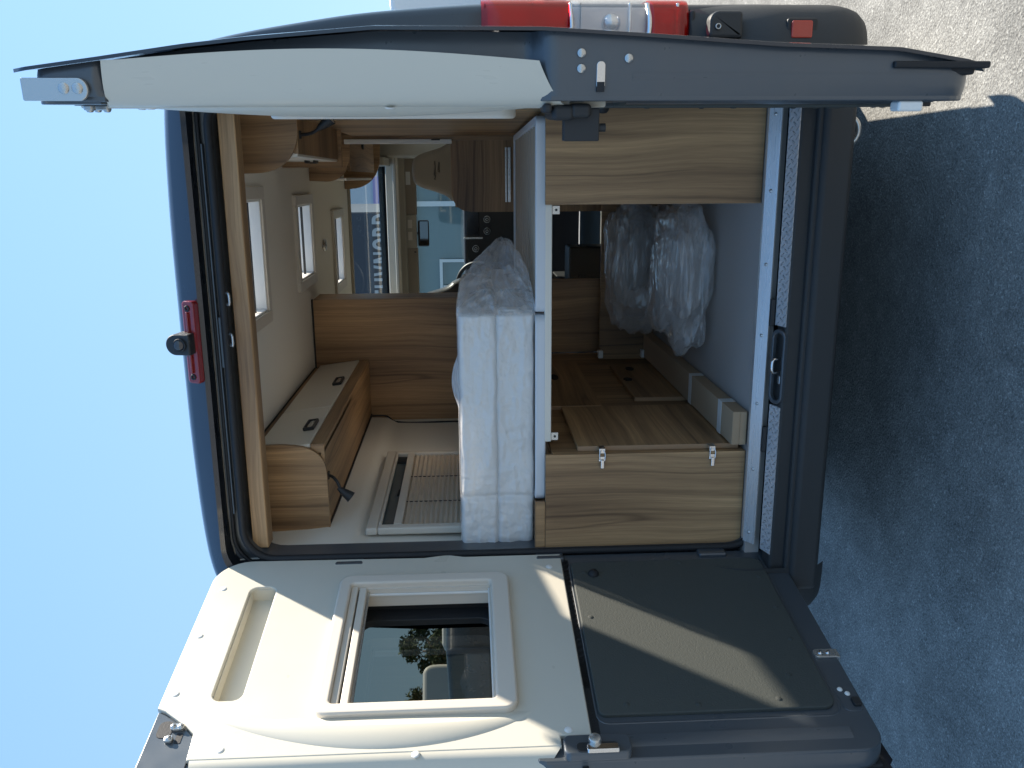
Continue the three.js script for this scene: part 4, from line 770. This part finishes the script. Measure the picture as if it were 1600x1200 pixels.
/* ---------- surroundings ---------- */
const font = await new FontLoader().loadAsync('fonts/droid/droid_sans_bold.typeface.json');
const text = (s, size, depth) => { const g = new TextGeometry(s, { font, size, depth, curveSegments: 6 }); return g; };
{ // dark showroom in front of the van
  const b = thing('showroom_building', 'dark clad showroom with white roof letters seen through the cab windows', 'building');
  const dark = std(lin(0.035, 0.042, 0.058), { roughness: 0.6 }), pale = std(lin(0.6, 0.63, 0.62), { roughness: 0.5 });
  const Z = -15;
  add('upper_wall', bx(-6.76, -0.16, 2.72, 7.2, Z - 6, Z), dark, b);
  for (let i = 0; i < 3; i++) add('cladding_panel', bx(-0.16 - 2.2 * (i + 1) + 0.015, -0.16 - 2.2 * i - 0.015, 2.75, 7.2, Z, Z + 0.03, 0.006), dark, b);
  add('fascia', bx(-6.76, 3.4, 2.6, 2.78, Z - 6, Z + 0.12), pale, b);
  add('shop_glass', bx(-6.76, 3.4, 0.1, 2.6, Z - 0.06, Z - 0.02), phy(lin(0.10, 0.16, 0.17), { roughness: 0.06, clearcoat: 1 }), b);
  for (let i = 0; i < 5; i++) add('mullion', bx(2.1 - i * 2.1 - 0.05, 2.1 - i * 2.1 + 0.05, 0.0, 2.6, Z - 0.02, Z + 0.06), pale, b);
  add('transom', bx(-6.76, 3.4, 1.0, 1.08, Z - 0.02, Z + 0.05), pale, b);
  add('inner_wall', bx(-6.76, 3.4, 0, 2.6, Z - 6, Z - 5.8), pale, b);
  const letters = 'THVNORD'.split(''); let x = -1.93;
  for (const ch of letters) { const g = text(ch, 0.44, 0.05).scale(0.60, 1, 1); g.computeBoundingBox(); const w = g.boundingBox.max.x - g.boundingBox.min.x; add('letter', g.translate(x - g.boundingBox.min.x, 3.07, Z + 0.06), std(lin(0.36, 0.38, 0.40), { roughness: 0.5 }), b); x += w + 0.045; }
  const bn = add('banner', bx(0.35, 1.6, 1.4, 2.45, Z + 0.08, Z + 0.11), std(lin(0.045, 0.06, 0.07), { roughness: 0.7 }), b); 
  add('banner_text', text('e Ve', 0.22, 0.01).translate(0.42, 1.98, Z + 0.112), std(lin(0.65, 0.67, 0.68), { roughness: 0.6 }), bn);
  add('entrance_frame', merge(bx(-1.18, -1.12, 0, 2.15, Z + 0.06, Z + 0.12), bx(-2.4, -1.18, 2.09, 2.15, Z + 0.06, Z + 0.12), bx(-2.4, -2.34, 0, 2.09, Z + 0.06, Z + 0.12)), pale, b);
  add('door_leaf', bx(-1.72, -1.66, 0.05, 2.08, Z + 0.07, Z + 0.11), pale, b);
  add('poster_panel', bx(-2.3, -1.75, 1.45, 1.98, Z + 0.03, Z + 0.07), pale, b);
}
{ // pale hall further back
  const b = thing('gabled_hall', 'pale grey gabled hall behind the dark showroom', 'building');
  const w = std(lin(0.36, 0.42, 0.48), { roughness: 0.8 });
  const S = new THREE.Shape(); S.moveTo(0, 0); S.lineTo(13, 0); S.lineTo(13, 6.2); S.lineTo(6, 8.2); S.lineTo(0, 6.6); S.closePath();
  add('gable_wall', extr(S, 12).translate(-7.2, 0, -50), w, b);
  add('roof_edge', tube([[-7.2, 6.65, -37.9], [-1.2, 8.25, -37.9], [5.8, 6.25, -37.9]], 0.12, 2, 6), M.innerPaint, b);
  add('sign_box', bx(-2.1, 0.6, 5.0, 5.9, -38, -37.8), std(lin(0.22, 0.2, 0.42)), b);
}
function camper(label, grpName, pos, turn, white = true) {
  const t = thing(white ? 'parked_camper' : 'parked_van', label, white ? 'camper' : 'van', grpName, pos); t.rotation.y = turn; if (!white) t.scale.setScalar(0.68);
  const S = new THREE.Shape(); S.moveTo(-2.9, 0.45); S.lineTo(2.7, 0.45); S.lineTo(2.95, 0.75); S.lineTo(2.85, 1.25); S.lineTo(2.2, 1.45); S.lineTo(1.55, 2.15); S.bezierCurveTo(1.3, 2.75, 1.0, 2.82, 0.5, 2.84); S.lineTo(-2.75, 2.84); S.bezierCurveTo(-2.95, 2.8, -2.95, 2.6, -2.95, 2.4); S.closePath();
  add('body', extr(S, 1.9, 0.1, 4).translate(0, 0, -0.95), white ? M.white : M.paint, t);
  for (const sz of [-1, 1]) {
    add('side_window', extr(rrect(-1.2, 0.1, 1.75, 2.3, 0.08), 0.02, 0.008).translate(0, 0, sz > 0 ? 0.952 + 0.0 : -0.98), M.dash, t);
    add('cab_window', extr((() => { const q = new THREE.Shape(); q.moveTo(1.0, 1.45); q.lineTo(2.0, 1.45); q.lineTo(1.5, 2.05); q.lineTo(1.0, 2.05); q.closePath(); return q; })(), 0.02, 0.004).translate(0, 0, sz > 0 ? 0.952 : -0.98), M.dash, t);
    add('stripe', bx(-2.8, 1.6, 1.25, 1.33, sz * 0.952, sz * 0.962), M.innerPaint, t);
    for (const x of [-1.9, 1.85]) { const w = add('wheel', new THREE.TorusGeometry(0.26, 0.09, 10, 24).translate(x, 0.35, sz * 0.86), M.rubber, t); add('rim', new THREE.CylinderGeometry(0.19, 0.19, 0.12, 20).rotateX(Math.PI / 2).translate(x, 0.35, sz * 0.86), M.zinc, w); }
  }
  add('windscreen', sheet((u, v) => [2.24 - 0.66 * v, 1.47 + 0.66 * v, -0.85 + 1.7 * u], 2, 2).translate(0.06, 0.03, 0), M.dash, t);
  return t;
}
camper('white camper parked nearest behind the tinted door window', 'parked campers', [-13.9, 0, -14.6], 0.72 + Math.PI);
camper('white camper parked further back behind the tinted door window', 'parked campers', [-15.5, 0, -29.5], 0.62);
camper('white camper parked in the sun beyond the right side of the van', 'parked campers', [6.1, 0, -14.2], 0.05);
camper('small dark van parked close by, seen low through the tinted door window', null, [-6.6, 0, -8.4], 2.6, false);
// trees beyond the parked campers
const leafMat = [std(lin(0.045, 0.07, 0.022), { roughness: 0.8, side: THREE.DoubleSide }), std(lin(0.065, 0.085, 0.03), { roughness: 0.8, side: THREE.DoubleSide })];
function tree(label, x, z, h, w, k) {
  const t = thing('broadleaf_tree', label, 'tree', 'trees beyond the parked campers', [x, 0, z]);
  const limbs = [tube([[0, 0, 0], [0.1, h * 0.3, 0.05], [0, h * 0.65, 0]], 0.16, 10, 7)];
  for (let i = 0; i < 6; i++) { const a = i * 1.05 + k, y = h * (0.3 + 0.07 * i); limbs.push(tube([[0, y, 0], [Math.cos(a) * w * 0.25, y + h * 0.12, Math.sin(a) * w * 0.25], [Math.cos(a) * w * 0.42, y + h * 0.2, Math.sin(a) * w * 0.42]], 0.06, 8, 5)); }
  add('trunk', merge(limbs), std(lin(0.09, 0.065, 0.045), { roughness: 0.9 }), t);
  const p = [], clumps = []; for (let i = 0; i < 26; i++) { const a = rr(0, 6.28), e = rr(-0.9, 1), r = rr(0.35, 1); clumps.push([Math.cos(a) * w * 0.42 * r * Math.sqrt(1 - e * e * 0.7), h * 0.62 + e * h * 0.34, Math.sin(a) * w * 0.42 * r * Math.sqrt(1 - e * e * 0.7), rr(0.35, 0.75) * w * 0.22]); }
  for (const [cx, cy, cz, cr] of clumps) for (let i = 0; i < 330; i++) {
    const u = rr(-1, 1), a = rr(0, 6.28), r = cr * Math.pow(rnd(), 0.4), q = Math.sqrt(1 - u * u), c = [cx + r * q * Math.cos(a), cy + r * u, cz + r * q * Math.sin(a)], s = rr(0.09, 0.19);
    const v = [rr(-1, 1), rr(-1, 1), rr(-1, 1)], o = [rr(-1, 1), rr(-1, 1), rr(-1, 1)];
    p.push(c[0] - v[0] * s, c[1] - v[1] * s, c[2] - v[2] * s, c[0] + o[0] * s, c[1] + o[1] * s, c[2] + o[2] * s, c[0] + v[0] * s, c[1] + v[1] * s, c[2] + v[2] * s);
  }
  const g = new THREE.BufferGeometry(); g.setAttribute('position', new THREE.Float32BufferAttribute(p, 3)); g.computeVertexNormals(); g.setAttribute('uv', new THREE.Float32BufferAttribute(new Float32Array(p.length / 3 * 2), 2));
  add('crown', g, leafMat[k % 2], t);
}
tree('tall dark tree nearest the camper behind the door window', -23.5, -37, 5.6, 4.5, 0);
tree('rounded tree second from the camper behind the door window', -26.5, -36, 5.0, 4.2, 1);
tree('low broad tree third from the camper behind the door window', -29.6, -36, 4.6, 4.8, 2);
tree('small tree at the far side behind the door window', -20.8, -38.5, 4.6, 3.6, 3);

renderer.render(scene, camera);
